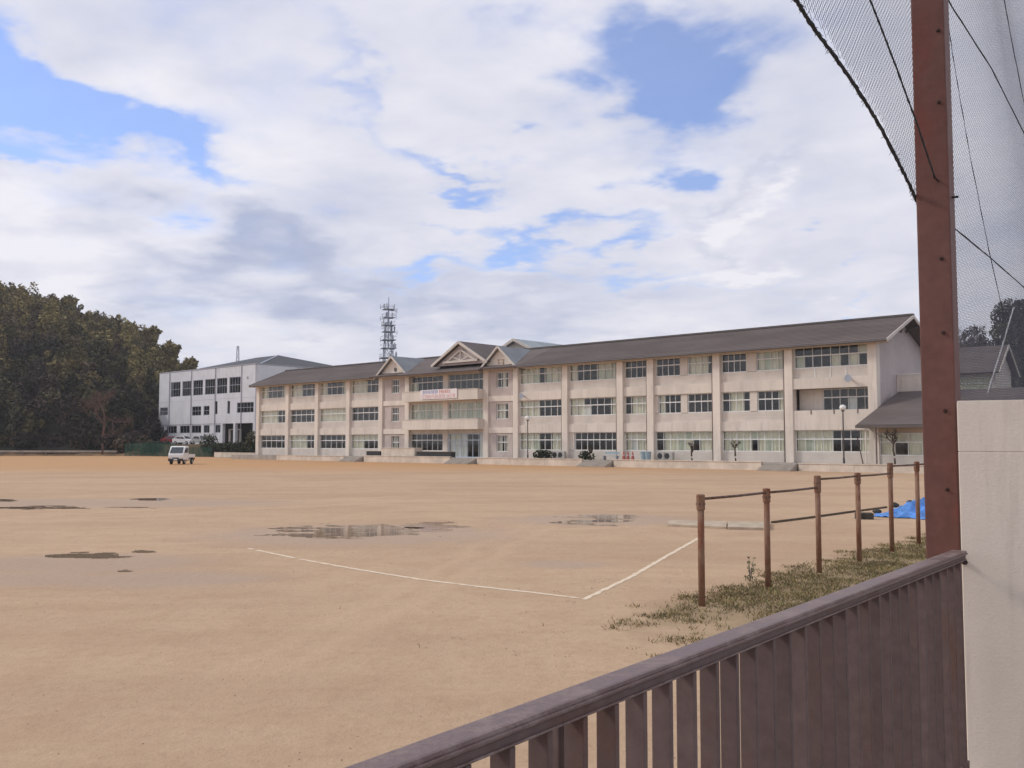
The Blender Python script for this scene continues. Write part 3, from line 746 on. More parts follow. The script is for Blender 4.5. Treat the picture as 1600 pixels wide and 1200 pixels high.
for q in np.linspace(x0 + 1.6, x1 - .9, 3):
    MB().box(q - .05, q + .05, -.37, -.342, 4.72, 5.08).build('drain_spout', 'downpipe', SCH, recalc=False)
for q in np.linspace(x0 + 1.9, x1 - 1.9, 3):
    MB().box(q - .045, q + .045, -.1, -.062, Z['b3'], Z['s3'] - .03).build('siding_strip', 'alu', SCH, recalc=False)

# gabled stair bays
def gable_bay(i0, i1, wl, vent):
    x0 = sp[i0] + HP; x1 = sp[i1] - HP; xc = (x0 + x1) / 2
    for fl, (z0, z1) in enumerate(((Z['base'], Z['l1']), (4.0, Z['l2']), (7.5, 10.4))):
        a, b, st = wl[fl]; a = xc + a; b = xc + b; zs = z0 + (.95 if fl else .75); zl = z1 - .25
        wallbox(x0, a, -.2, .3, z0, z1, 'mauve_panel'); wallbox(b, x1, -.2, .3, z0, z1, 'mauve_panel')
        wallbox(a, b, -.2, .3, z0, zs - .02, 'mauve_panel'); wallbox(a, b, -.2, .3, zl, z1, 'mauve_panel')
        window(SCH, a + .01, b - .01, zs, zl, 3, st, zl - .75, y=.0)
    for (z0, z1) in ((Z['l1'], 4.0), (Z['l2'], 7.5)): wallbox(x0, x1, -.30, .33, z0, z1, 'pillar_plaster', 'slab_band')
    # gable wall
    hw = (x1 - x0) / 2 + HP * 2
    gw = MB().prism([(xc - hw, 10.41), (xc + hw, 10.41), (xc + hw, 10.56), (xc + .06, 12.76), (xc - .06, 12.76), (xc - hw, 10.56)], 'y', -.40, .3)
    gw.build('gable_wall', 'pillar_plaster', SCH, recalc=True)
    zp, ze, hw2 = 13.05, 10.34, hw + .48
    yb = 5.0; yf = -.85
    rl = MB().slab([(xc - hw2, yf, ze), (xc, yf, zp), (xc, yb, zp), (xc - hw2, yb, ze)], .16)
    rr = MB().slab([(xc, yf, zp), (xc + hw2, yf, ze), (xc + hw2, yb, ze), (xc, yb, zp)], .16)
    rl.build('gable_roof', 'roof_grey', SCH); rr.build('gable_roof', 'roof_grey', SCH)
    for sg in (-1, 1):
        MB().bar((xc + sg * hw2, yf - .03, ze - .12), (xc + sg * .02, yf - .03, zp - .12), .07, .22).build('bargeboard', 'trim', SCH)
    if vent:
        MB().lathe((xc + .35, -.405, 11.35), [(.27, 0), (.27, -.05)], 8, 'y').build('vent', 'fascia', SCH)
    else:
        e = MB(); 
        for q in (-.32, 0, .32): e.box(xc - .5 + .1, xc + .5 + .1, -.46, -.402, 11.2 + q - .05, 11.2 + q + .05)
        for q in (-.25, .45): e.box(xc + q - .05, xc + q + .05, -.48, -.402, 10.85, 11.6)
        e.build('emblem', 'soffit', SCH, recalc=False)
gable_bay(4, 5, [(-.55, .9, 'cdc'), (-.6, .8, 'ddc'), (-.6, .8, 'ddc')], True)
gable_bay(6, 7, [(-.75, .95, 'cdc'), (-.8, 1.0, 'ccd'), (-.75, 1.0, 'dcd')], False)

# centre with balconies
x0 = sp[5] + HP; x1 = sp[6] - HP; xm = S(697)
wallbox(xm - .42, xm + .42, -.15, .33, Z['base'], 10.4, 'pillar_plaster', 'pillar')
for (z0, z1) in ((3.85, 5.02), (7.22, 8.36)):
    b = MB(); b.box(x0 - .1, x1 + .1, -1.42, -1.27, z0, z1); b.box(x0 - .1, x1 + .1, -1.265, -.16, z0, z0 + .2)
    b.box(x0 - .1, x0 + .04, -1.265, -.44, z0 + .21, z1); b.box(x1 - .04, x1 + .1, -1.265, -.44, z0 + .21, z1)
    b.build('balcony', 'plaster_band', SCH, recalc=False)
    MB().box(x0 - .1, x1 + .1, -1.46, -1.22, z1 + .002, z1 + .07).build('balcony_coping', 'trim', SCH, recalc=False)
for sx0, sx1, k in ((x0, xm - .42, 0), (xm + .42, x1, 1)):
    wallbox(sx0, sx1, -.1, .33, 3.42, 4.6, 'plaster', 'wall_panel'); wallbox(sx0, sx1, -.1, .33, 7.0, 8.1, 'plaster', 'wall_panel'); wallbox(sx0, sx1, -.1, .33, 10.3, Z['eave'], 'plaster', 'lintel')
    window(SCH, sx0 + .01, sx1 - .01, 8.12, 10.28, 6, 'cddddd' if k == 0 else 'dddddd', 9.55, up='dddddd')
    window(SCH, sx0 + .01, sx1 - .01, 4.62, 6.98, 8, 'ccgcgccc' if k == 0 else 'cgccgcgc', 6.15)
wallbox(x0, xm - .42, -.1, .33, Z['base'], 1.35, 'plaster', 'wall_panel')
window(SCH, x0 + .01, xm - .43, 1.37, 3.40, 6, 'dddddd', 2.62)
window(SCH, xm + .43, x1 - .01, .62, 3.40, 6, 'wwwddw', 2.62, lab='glazed entrance doors under the balcony', up='ccwddw', frame='door_white', fw=.12)
# banner
bx0, bx1 = S(657, -1.5), S(714, -1.5)
BN = MB().box(bx0, bx1, -1.515, -1.49, 7.42, 8.52)
bn = BN.build('banner', 'banner_white', None, recalc=False); bn.parent = None; bn.location = (OX, OY, 0); bn.rotation_euler = (0, 0, ROT)
tag(bn, 'white banner with rows of red and blue writing hung on the upper balcony', 'banner')
rr = random.Random(5)
def glyph_row(n, z0, z1, xa, xb, inks):
    wdt = (xb - xa) / n
    for i in range(n):
        g_ = MB(); gx0 = xa + i * wdt + wdt * .12; gx1 = xa + (i + 1) * wdt - wdt * .12; hh = z1 - z0; y0_, y1_ = -1.522, -1.5165
        st = rr.sample(range(6), 4)
        t_ = hh * .13
        if 0 in st: g_.box(gx0, gx1, y0_, y1_, z1 - t_, z1)
        if 1 in st: g_.box(gx0, gx1, y0_ - .001, y1_, z0 + hh * .45, z0 + hh * .45 + t_)
        if 2 in st: g_.box(gx0, gx1, y0_ - .002, y1_, z0, z0 + t_)
        if 3 in st: g_.box((gx0 + gx1) / 2 - t_ / 2, (gx0 + gx1) / 2 + t_ / 2, y0_ - .003, y1_, z0, z1)
        if 4 in st: g_.box(gx0, gx0 + t_, y0_ - .004, y1_, z0, z1)
        if 5 in st: g_.box(gx1 - t_, gx1, y0_ - .004, y1_, z0, z1)
        g_.build('lettering', inks[i % len(inks)] if not isinstance(inks, str) else inks, bn, recalc=False)
wd_ = bx1 - bx0
glyph_row(8, 8.05, 8.44, bx0 + .06 * wd_, bx0 + .50 * wd_, 'ink_blue')
glyph_row(6, 8.05, 8.44, bx0 + .52 * wd_, bx0 + .82 * wd_, 'ink_red')
glyph_row(10, 7.52, 7.92, bx0 + .05 * wd_, bx0 + .70 * wd_, 'ink_pink')
glyph_row(3, 7.52, 7.92, bx0 + .72 * wd_, bx0 + .96 * wd_, ['ink_red', 'ink_pink'])

# rooms behind the glass
xl, xr = sp[0], sp[-1]
rm = MB(); rm.box(xl, xr, 3.6, 3.8, .6, 10.8)
for z in (.45, 3.5, 7.0): rm.box(xl, xr, .34, 3.59, z, z + .18)
rm.box(xl, xr, .34, 3.59, 10.75, 10.9)
for q in sp[1:-1]: rm.box(q - .1, q + .1, .36, 3.59, .64, 3.49); rm.box(q - .1, q + .1, .36, 3.59, 3.69, 6.99); rm.box(q - .1, q + .1, .36, 3.59, 7.19, 10.74)
rm.build('interior', 'room_wall', SCH, recalc=False)
# end walls, back
DP = 10.2; ZR = 13.15; EV = 10.62; YF = -1.25; YB = DP + 1.25
ridge_y = DP / 2
slope = (ZR - EV) / (ridge_y - YF)
wz = lambda y: EV - .3 + slope * ((y - YF) if y < ridge_y else (2 * ridge_y - y - YF))
for (xa, xb) in ((sp[-1] + HP - .30, sp[-1] + HP - .02), (sp[0] - HP + .02, sp[0] - HP + .30)):
    MB().prism([(.36, .6), (DP, .6), (DP, wz(DP)), (ridge_y, wz(ridge_y)), (.36, wz(.36))], 'x', xa, xb).build('end_wall', 'end_wall', SCH)
MB().box(sp[0], sp[-1], DP - .3, DP - .02, .6, 10.9).build('rear_wall', 'end_wall', SCH, recalc=False)
# main roof
XA, XB = sp[0] - HP - .55, sp[-1] + HP + 1.15
for sg in (0, 1):
    ye = YF if sg == 0 else YB
    MB().slab([(XA, ye, EV), (XB, ye, EV), (XB, ridge_y, ZR), (XA, ridge_y, ZR)], .2).build('roof', 'roof_brown', SCH)
MB().bar((XA - .03, ridge_y, ZR + .03), (XB + .03, ridge_y, ZR + .03), .5, .16).build('ridge_cap', 'fascia', SCH)
# tile courses: thin battens every 0.9 m up the front slope, stepped pieces of the roof
for (xa, xb) in ((XA, sp[4] - 1), (sp[7] + 1, XB)):
    tl = MB()
    for k in range(1, 16):
        u_ = k / 16; y = YF + (ridge_y - YF) * u_; z = EV + (ZR - EV) * u_
        tl.bar((xa + .02, y, z + .012), (xb - .02, y, z + .012), .05, .035)
    o = tl.build('tile_course', 'roof_brown', SCH, recalc=False); o['kind'] = 'stuff'
# eaves: soffit, fascia, gutter
for (xa, xb) in ((XA + .02, sp[4] - HP - .7), (sp[7] + HP + .7, XB - .02)):
    MB().box(xa, xb, YF + .08, -.43, 10.36, 10.42).build('soffit', 'soffit', SCH, recalc=False)
    MB().tube([(xa, YF - .07, EV - .14), (xb, YF - .07, EV - .14)], .085, 8).build('gutter', 'fascia', SCH)
MB().box(sp[5] + .4, sp[6] - .4, YF - .45, -.43, 10.33, 10.40).build('soffit', 'soffit', SCH, recalc=False)
MB().slab([(sp[5] - .2, YF - .6, EV - .16), (sp[6] + .2, YF - .6, EV - .16), (sp[6] + .2, YF + .6, EV + slope * .6 + .06), (sp[5] - .2, YF + .6, EV + slope * .6 + .06)], .14).build('porch_eave', 'roof_brown', SCH)
# gable verge boards at the right end
for (ya, za, yb2, zb) in ((YF - .02, EV - .14, ridge_y, ZR - .14), (YB + .02, EV - .14, ridge_y, ZR - .14)):
    MB().bar((XB + .04, ya, za), (XB + .04, yb2, zb), .07, .26).build('bargeboard', 'trim', SCH)
    MB().bar((XA - .04, ya, za), (XA - .04, yb2, zb), .07, .36).build('bargeboard', 'fascia', SCH)
for q in (-1, 1): MB().bar((sp[-1] + HP, ridge_y + q * 1.4, 11.9), (XB, ridge_y + q * 1.4, 12.25), .12, .2).build('eave_bracket', 'fascia', SCH)
MB().box(sp[-1] + HP - .015, sp[-1] + HP + .06, ridge_y - .45, ridge_y + .45, 11.75, 12.35).build('vent', 'fascia', SCH, recalc=False)
# big centre gable
gy0 = -1.0
ga, gb, gt = S(672, gy0), S(759, gy0), S(716, gy0)
gc = gt; zt_, zf = 14.0, 11.45; ghw = (gb - ga) / 2
for sg in (-1, 1):
    MB().slab([(gc + sg * ghw, gy0, zf), (gc, gy0, zt_), (gc, 7.2, zt_), (gc + sg * ghw, 7.2, zf)], .18).build('gable_roof', 'roof_brown', SCH)
    MB().bar((gc + sg * ghw, gy0 - .04, zf - .15), (gc + sg * .03, gy0 - .04, zt_ - .15), .1, .28).build('bargeboard', 'trim', SCH)
    MB().bar((gc + sg * .25 * ghw * 2.0, gy0 + .35, 11.75), (gc + sg * .05, gy0 + .35, 13.0), .1, .22).build('truss', 'trim', SCH)
MB().prism([(gc - ghw * .93, 11.3), (gc + ghw * .93, 11.3), (gc, 13.75)], 'y', gy0 + .5, gy0 + .75).build('gable_wall', 'end_wall', SCH)
MB().bar((gc - ghw * .62, gy0 + .3, 11.68), (gc + ghw * .62, gy0 + .3, 11.68), .3, .24).build('truss', 'trim', SCH)
MB().bar((gc, gy0 + .35, 11.8), (gc, gy0 + .35, 12.9), .1, .16, up=(0, 1, 0)).build('truss', 'trim', SCH)
MB().bar((gc - .1, gy0 + .36, 11.82), (gc - 1.25, gy0 + .36, 12.25), .08, .14).build('truss', 'trim', SCH)
MB().bar((gc + .1, gy0 + .36, 11.82), (gc + 1.25, gy0 + .36, 12.25), .08, .14).build('truss', 'trim', SCH)
# loudspeakers and cameras on the wall
for (px, z, yy) in ((822, 7.35, -.23), (1333, 7.6, -.35)):
    q = S(px); MB().lathe((q, yy - .45, z), [(.08, .40), (.10, .2), (.30, -.05), (.32, -.1)], 12, 'y').build('loudspeaker', 'steel_grey', SCH, smooth=False)
# stair balcony on the end wall
e = MB(); xe = sp[-1] + HP
e.box(xe, xe + 2.2, 4.1, 4.25, 6.3, 8.0); e.box(xe + 2.05, xe + 2.2, 4.26, 9.0, 6.3, 8.0); e.box(xe, xe + 2.2, 4.1, 9.0, 6.1, 6.29)
e.build('stair_landing', 'plaster_band', SCH, recalc=False)
MB().box(xe, xe + 2.25, 4.05, 4.3, 8.002, 8.1).build('landing_rail', 'white_board', SCH, recalc=False)

# rear wing gable seen over the roof
RW = thing('rear_wing', 'rear school wing with pale grey gable roof showing above the main ridge', 'school wing', (OX, OY, 0), ROT)
ry0 = 13.0; rc = S(803, ry0 - .5); zt_ = 2.3 + 163 * (L2W(rc, ry0).y) / F; hw = 5.5
for sg in (-1, 1):
    MB().slab([(rc + sg * hw, ry0 - .6, zt_ - 2.5), (rc, ry0 - .6, zt_), (rc, ry0 + 14, zt_), (rc + sg * hw, ry0 + 14, zt_ - 2.5)], .2).build('roof', 'roof_far', RW)
    MB().bar((rc + sg * hw, ry0 - .65, zt_ - 2.65), (rc + sg * .03, ry0 - .65, zt_ - .15), .1, .34).build('bargeboard', 'trim', RW)
MB().prism([(rc - hw + .5, .6), (rc + hw - .5, .6), (rc + hw - .5, zt_ - 2.5), (rc, zt_ - .25), (rc - hw + .5, zt_ - 2.5)], 'y', ry0, ry0 + 13.5).build('wall', 'plaster', RW)

# single storey annexe with hipped roof at the right end
AN = thing('school_annexe', 'single storey annexe with dark hipped roof at the right end of the school', 'annexe', (OX, OY, 0), ROT)
ay = -3.1; ax = S(1337, ay); bx = ax + 26
ry = 2.4; rx = S(1405, ry); zr = 2.3 + 80 * L2W(rx, ry).y / F; ez = 3.72
zb_ = ry + (ry - ay)
ro = MB()
ro.slab([(ax, ay, ez), (bx, ay, ez), (bx - 4, ry, zr), (rx, ry, zr)], .16); ro.build('roof', 'roof_brown', AN)
MB().slab([(ax, zb_, ez), (ax, ay, ez), (rx, ry, zr), (rx, ry + .02, zr)], .16).build('roof', 'roof_brown', AN)
MB().slab([(bx, zb_, ez), (ax, zb_, ez), (rx, ry + .02, zr), (bx - 4, ry + .02, zr)], .16).build('roof', 'roof_brown', AN)
MB().bar((ax, ay - .02, ez - .14), (bx, ay - .02, ez - .14), .1, .22).build('fascia', 'fascia', AN)
MB().bar((ax - .02, ay, ez - .14), (ax - .02, zb_, ez - .14), .1, .22).build('fascia', 'fascia', AN)
wy = ay + 1.3; wx0 = S(1373, wy)
MB().box(wx0, bx - 1, wy + .02, wy + .2, .6, 1.3).build('wall', 'siding', AN, recalc=False)
MB().box(wx0, bx - 1, wy - .05, wy + .2, 3.1, 3.55).build('lintel', 'soffit', AN, recalc=False)
MB().box(wx0 - .4, wx0 - .002, wy - .1, wy + .25, .6, 3.5).build('pillar', 'pillar_plaster', AN, recalc=False)
MB().box(wx0 - .4, bx - 1, wy + 3, wy + 3.1, .6, 3.5).build('rear_wall', 'room_wall', AN, recalc=False)
window(AN, wx0, wx0 + 6.5, 1.32, 3.08, 6, 'cdcccc', 2.35, y=wy + .1, up='cccccc')
window(AN, wx0 + 6.52, wx0 + 13, 1.32, 3.08, 6, 'ccdccc', 2.35, y=wy + .1)
MB().tube([(S(1352, ay + .3), ay + .3, .6), (S(1352, ay + .3), ay + .3, 3.6)], .06, 8).build('post', 'pillar_plaster', AN)
MB().tube([(S(1368, ay + .3), ay + .3, .6), (S(1368, ay + .3), ay + .3, 3.6)], .07, 8).build('downpipe', 'downpipe', AN)

# building behind the pole at the far right
RB = thing('rear_school_block', 'pale school block with grey gable roof behind the net on the right', 'building', (0, 0, 0))
q0 = at(1497, 690, 112); q1 = at(1566, 690, 105)
RB.location = (q1.x, q1.y, 0); RB.rotation_euler = (0, 0, ROT)
hz = lambda py, Y: 2.3 + (HOR - py) * Y / F
rz, ez2 = hz(543, 108), hz(580, 105)
MB().box(-14, -.02, -3.0, -2.8, .5, hz(612, 103)).build('wall', 'plaster', RB, recalc=False)
MB().box(-14, -.02, -3.0, -2.8, hz(588, 103), ez2).build('lintel', 'plaster', RB, recalc=False)
window(RB, -14, -.02, hz(612, 103) + .02, hz(588, 103) - .02, 10, 'gcdccgdccc', hz(598, 103), y=-2.9)
MB().box(-14, -.05, 2, 2.2, .5, ez2).build('rear_wall', 'room_wall', RB, recalc=False)
MB().prism([(-3.0, .5), (3.6, .5), (3.6, ez2), (.3, rz - .3), (-3.0, ez2)], 'x', 0, .25).build('end_wall', 'trim', RB)
for sg in (-1, 1):
    ye = .3 + sg * 4.3
    MB().slab([(-15, ye, ez2 - .3), (.9, ye, ez2 - .3), (.9, .3, rz), (-15, .3, rz)], .18).build('roof', 'roof_brown', RB)
    MB().bar((.95, ye, ez2 - .45), (.95, .3, rz - .12), .08, .3).build('bargeboard', 'trim', RB)

# ------------------------------------------------------------------ podium edge walls, planters and steps
def edge_wall(px0, px1, ztop, d=-3.62, zb=-.02, name='planter_wall', label='', m='concrete', th=.22, grp='low walls along the school front'):
    xa, xb = S(px0, d), S(px1, d)
    ln = xb - xa
    root = thing(name, label, 'low wall', L2W(xa, d), ROT, grp)
    n = max(1, round(ln / 5.0))
    for i in range(n):
        a = ln * i / n + .008; b = ln * (i + 1) / n - .008
        MB().box(a, b, 0, th, zb, ztop - .08).build('panel', m, root, bevel=.01, recalc=False)
    MB().box(-.03, ln + .03, -.05, th + .05, ztop - .078, ztop).build('coping', m, root, bevel=.012, recalc=False)
    for xx in (.1, ln - .1): MB().box(xx - .1, xx + .1, th + .052, .8, zb, ztop - .1).build('return_wall', m, root, recalc=False)
    return root
edge_wall(433, 538, .68, label='low beige wall before the left end of the school')
edge_wall(569, 703, .78, label='low beige wall below the tall planter and its black bed')
edge_wall(745, 909, .74, label='low beige wall between the entrance steps and the second steps')
edge_wall(958, 1188, .74, label='long low beige wall below the red cones and little trees')
edge_wall(1246, 1530, .66, label='low beige wall before the right end of the school and annexe')
pw = edge_wall(596, 648, 1.72, -2.9, .5, 'tall_planter', 'tall plain beige planter box left of the entrance', th=1.2, grp=None); pw['category'] = 'planter'
for (a, b, lb) in ((651, 705, 'long black planting trough just left of the entrance steps'), (573, 594, 'short black planting trough left of the tall beige planter')):
    xa, xb = S(a, -3.0), S(b, -3.0)
    tq = thing('planting_trough', lb, 'trough', L2W(xa, -3.0, .6), ROT, 'black planting troughs')
    MB().box(0, xb - xa, 0, .7, 0, .62).build('trough_body', 'black_plastic', tq, bevel=.02, recalc=False)
    MB().box(-.03, xb - xa + .03, -.03, .73, .622, .68).build('rim', 'timber_dark', tq, bevel=.01, recalc=False)
    MB().box(.05, xb - xa - .05, .05, .65, .683, .70).build('soil', 'soil', tq, recalc=False)
def steps(px0, px1, lb):
    xa, xb = S(px0, -3.6), S(px1, -3.6)
    t_ = thing('stone_steps', lb, 'steps', L2W(xa + .1, -3.6), ROT, 'steps up to the school')
    for k in range(4):
        MB().box(0, xb - xa - .2, -.35 * (3 - k) - .1, .25, .15 * k + .004 * (k > 0), .15 * (k + 1)).build('step', 'concrete_grey', t_, bevel=.012, recalc=False)
steps(704, 744, 'grey steps leading up to the main entrance'); steps(910, 957, 'grey steps at the middle right, below the fully dark windows')
steps(1190, 1245, 'grey steps near the right end of the school'); steps(540, 567, 'small grey steps left of the tall planter')

# ------------------------------------------------------------------ gym hall
GYM = thing('sports_hall', 'white panelled three storey sports hall with dark low roof left of the school', 'sports hall', (GX, GY, 0), ROT)
def SG(px): return S(px, 0, GX, GY)
def zg(py, px):
    Yv = (Vector((GX, GY, 0)) + RIGHT * SG(px)).y; return 2.3 + (HOR - py) * Yv / F
gl, gr = SG(248), 0.0
ztop = zg(569, 398); z1b = zg(660.5, 398); z2m = zg(622, 398)
segs = [248, 264.5, 298.5, 336, 377, 398]
# window openings on two upper levels: list per level of (px0, px1, z0, z1, n)
u0, u1 = zg(613, 377), zg(588, 377)
up_w = [(266, 281), (284, 298), (301, 316), (319.5, 335), (338, 354), (357.5, 375)]
m0, m1 = zg(644, 377), zg(629, 377)
mid_w = [(250, 262, m0, m1 - .2, 2), (300, 314, m0 - .3, m1 - .3, 3), (318, 327, m0 - .3, m1 - .3, 2), (335.5, 339.5, m0 - .2, m1 + .5, 1), (355, 359, m0 - .2, m1 + .4, 1), (370, 396, m0 - .1, m1, 5)]
def gym_wall(x0, x1, z0, z1, y0=0.0, y1=.25, m='gym_white', nm='wall_panel'):
    if x1 - x0 > .02 and z1 - z0 > .02: MB().box(x0 + .012, x1 - .012, y0, y1, z0 + .012, z1 - .012).build(nm, m, GYM, recalc=False)
def strip(z0, z1, wins):
    """one wall level cut by windows; panels split at the joints too"""
    cuts = sorted(set([SG(q) for q in segs] + [SG(a) for a, *_ in wins] + [SG(wn[1]) for wn in wins]))
    for a, b in zip(cuts[:-1], cuts[1:]):
        w_ = [wn for wn in wins if SG(wn[0]) < (a + b) / 2 < SG(wn[1])]
        if not w_: gym_wall(a, b, z0, z1)
        else:
            wn = w_[0]; gym_wall(a, b, z0, wn[2]); gym_wall(a, b, wn[3], z1)
    for wn in wins:
        window(GYM, SG(wn[0]) + .01, SG(wn[1]) - .01, wn[2] + .01, wn[3] - .01, wn[4], 'd' * wn[4], (wn[2] + wn[3]) / 2 if wn[4] > 1 else None, y=.1, frame='steel_grey' if wn[4] > 1 else 'steel_grey')
strip(z2m + .2, ztop, [(a, b, u0, u1, 4) for a, b in up_w])
strip(z1b, z2m + .2, mid_w)
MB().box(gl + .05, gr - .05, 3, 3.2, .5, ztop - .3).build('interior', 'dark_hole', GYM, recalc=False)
g1 = [(250, 256), (260, 276), (281, 296), (299, 314), (318, 327), (336, 344)]
zlo, zhi = zg(676, 340), zg(664, 340)
strip_w = [(a, b, zlo, zhi, 3) for a, b in g1]
def strip2():
    cuts = sorted(set([SG(248), SG(346)] + [SG(q) for wn in strip_w for q in wn[:2]]))
    for a, b in zip(cuts[:-1], cuts[1:]):
        w_ = [wn for wn in strip_w if SG(wn[0]) < (a + b) / 2 < SG(wn[1])]
        if not w_: gym_wall(a, b, .5, z1b, .1, .3)
        else: gym_wall(a, b, .5, zlo, .1, .3); gym_wall(a, b, zhi, z1b, .1, .3)
    for wn in strip_w: window(GYM, SG(wn[0]) + .01, SG(wn[1]) - .01, zlo + .01, zhi - .01, 3, 'ddd', None, y=.2, frame='steel_grey')
strip2()
for q in (347, 366.5, 397): x = SG(q); MB().box(x - .3, x + .3, -.02, .55, .5, z1b).build('column', 'gym_white', GYM, bevel=.02, recalc=False)
gym_wall(SG(347), SG(366), .5, z1b - 1.0, 1.4, 1.6, 'plaster'); 
MB().box(SG(351), SG(364), 1.3, 1.39, 2.2, z1b - 1.2).build('shutter', 'dark_hole', GYM, recalc=False)
MB().box(SG(346), gr, .0, 3, z1b - .02, z1b + .01).build('ceiling', 'gym_white', GYM, recalc=False)
# side wall (right) and roof
dS = 26.0
MB().box(-.25, -.005, .26, dS, z1b, ztop).build('side_wall', 'gym_white', GYM, recalc=False)
MB().box(-.25, -.02, .8, dS, .5, z1b - .03).build('side_wall', 'gym_white', GYM, recalc=False)
MB().box(gl, gl + .25, .26, dS, .5, ztop).build('side_wall', 'gym_white', GYM, recalc=False)
MB().box(gl - .05, gr + .05, -.05, .35, ztop, ztop + .22).build('parapet', 'gym_joint', GYM, recalc=False)
MB().box(gr - .3, gr + .05, .36, dS, ztop + .002, ztop + .22).build('parapet', 'gym_joint', GYM, recalc=False)
for q in segs[1:-1]:
    x = SG(q); MB().tube([(x, -.09, 1), (x, -.09, ztop + .1)], .07, 6).build('downpipe', 'gym_joint', GYM)
MB().tube([(-.0 + .09, 9, 1), (.09, 9, ztop + .1)], .09, 6).build('downpipe', 'steel_grey', GYM)
MB().lathe((SG(386), -.01, zg(590, 386)), [(.28, 0), (.28, -.03)], 12, 'y').build('vent', 'gym_joint', GYM)
# hipped roof
zr0 = ztop + .1; ap = zg(549, 410) + 1.2
rA = [(gl + 5, 1.2, zr0), (gr - .8, 1.2, zr0), (gr - .8, dS, zr0), (gl + 5, dS, zr0)]
rg0, rg1 = (gl + 15, dS * .5, ap), (gr - 12.5, dS * .5, ap)
MB().slab([rA[0], rA[1], rg1, rg0], .2).build('roof', 'gym_roof', GYM)
MB().slab([rA[1], rA[2], (rg1[0], rg1[1] + .02, ap), rg1], .2).build('roof', 'gym_roof', GYM)
MB().slab([rA[2], rA[3], (rg0[0], rg0[1] + .02, ap), (rg1[0], rg1[1] + .02, ap)], .2).build('roof', 'gym_roof', GYM)
MB().slab([rA[3], rA[0], rg0, (rg0[0], rg0[1] + .02, ap)], .2).build('roof', 'gym_roof', GYM)
MB().bar((rA[1][0], rA[1][1], zr0 + .05), rg1, .3, .16).build('hip_cap', 'steel_grey', GYM)

# ------------------------------------------------------------------ masts
def lattice(label, px, Y, ptop, zbase, w0, w1, m='steel_grey', plats=(), name='radio_mast', grp=None, r=.12):
    c = at(px, 690, Y); top = at(px, ptop, Y).z
    root = thing(name, label, 'radio mast', (c.x, c.y, 0), R(20), grp)
    hb = top - 7 if plats else top
    lerp = lambda z: w0 + (w1 - w0) * (z / hb)
    for sx in (-1, 1):
        for sy in (-1, 1):
            MB().tube([(sx * w0 / 2, sy * w0 / 2, zbase), (sx * w1 / 2, sy * w1 / 2, hb)], r, 5).build('leg', m, root)
    nb = max(6, int(hb / 3.2)); br = MB()
    for i in range(nb):
        za, zb2 = hb * i / nb, hb * (i + 1) / nb; a = lerp(za) / 2; b = lerp(zb2) / 2
        for k in range(4):
            c1 = [(-1, -1), (1, -1), (1, 1), (-1, 1)][k]; c2 = [(1, -1), (1, 1), (-1, 1), (-1, -1)][k]
            br.tube([(c1[0] * a, c1[1] * a, za), (c2[0] * b, c2[1] * b, zb2)], r * .55, 3, cap=False)
            br.tube([(c2[0] * a, c2[1] * a, za), (c1[0] * b, c1[1] * b, zb2)], r * .55, 3, cap=False)
            br.tube([(c1[0] * b, c1[1] * b, zb2), (c2[0] * b, c2[1] * b, zb2)], r * .6, 3, cap=False)
    o = br.build('bracing', m, root, recalc=False)
    MB().tube([(0, 0, hb - .5), (0, 0, top)], [r * 2.2, r * .7], 6).build('spire', m, root)
    for (py, hw_) in plats:
        z = at(px, py, Y).z
        pf = MB(); pf.box(-hw_, hw_, -hw_, hw_, z, z + .16)
        for sx in (-1, 1): 
            pf.bar((sx * hw_, -hw_, z + 1.1), (sx * hw_, hw_, z + 1.1), .06, .06); pf.bar((-hw_, sx * hw_, z + 1.1), (hw_, sx * hw_, z + 1.1), .06, .06)
        pf.build('platform', m, root, recalc=False)
        am = MB(); rr_ = random.Random(int(py) + 5)
        for k in range(5):
            a = rr_.uniform(0, 6.28); zz_ = z + rr_.uniform(-.6, .9)
            am.bar((math.cos(a) * .6, math.sin(a) * .6, zz_), (math.cos(a) * 2.3, math.sin(a) * 2.3, zz_), .10, .10); am.bar((math.cos(a) * 2.3, math.sin(a) * 2.3, zz_ - .5), (math.cos(a) * 2.3, math.sin(a) * 2.3, zz_ + .7), .11, .11)
        am.build('antenna_arm', m, root, recalc=False, kind='stuff')
        rr_ = random.Random(int(py))
        for k in range(4):
            a = rr_.uniform(0, 6.28); h_ = rr_.uniform(.8, 1.6)
            MB().lathe((math.cos(a) * hw_ * 1.02, math.sin(a) * hw_ * 1.02, z + .3), [(.18, 0), (.2, h_ * .5), (.18, h_)], 8).build('antenna', 'gym_white' if k % 2 else m, root)
    return root
lattice('tall grey lattice radio mast with many platforms behind the school roof', 605.5, 250, 464, 0, 4.4, 1.5, plats=[(484, 1.5), (497, 1.45), (509, 1.6), (519, 1.6), (532, 1.8), (545, 1.9), (560, 2.1)], r=.12)
lattice('small distant mast standing behind the white sports hall roof', 369, 420, 541, 0, 3.4, .8, r=.14)

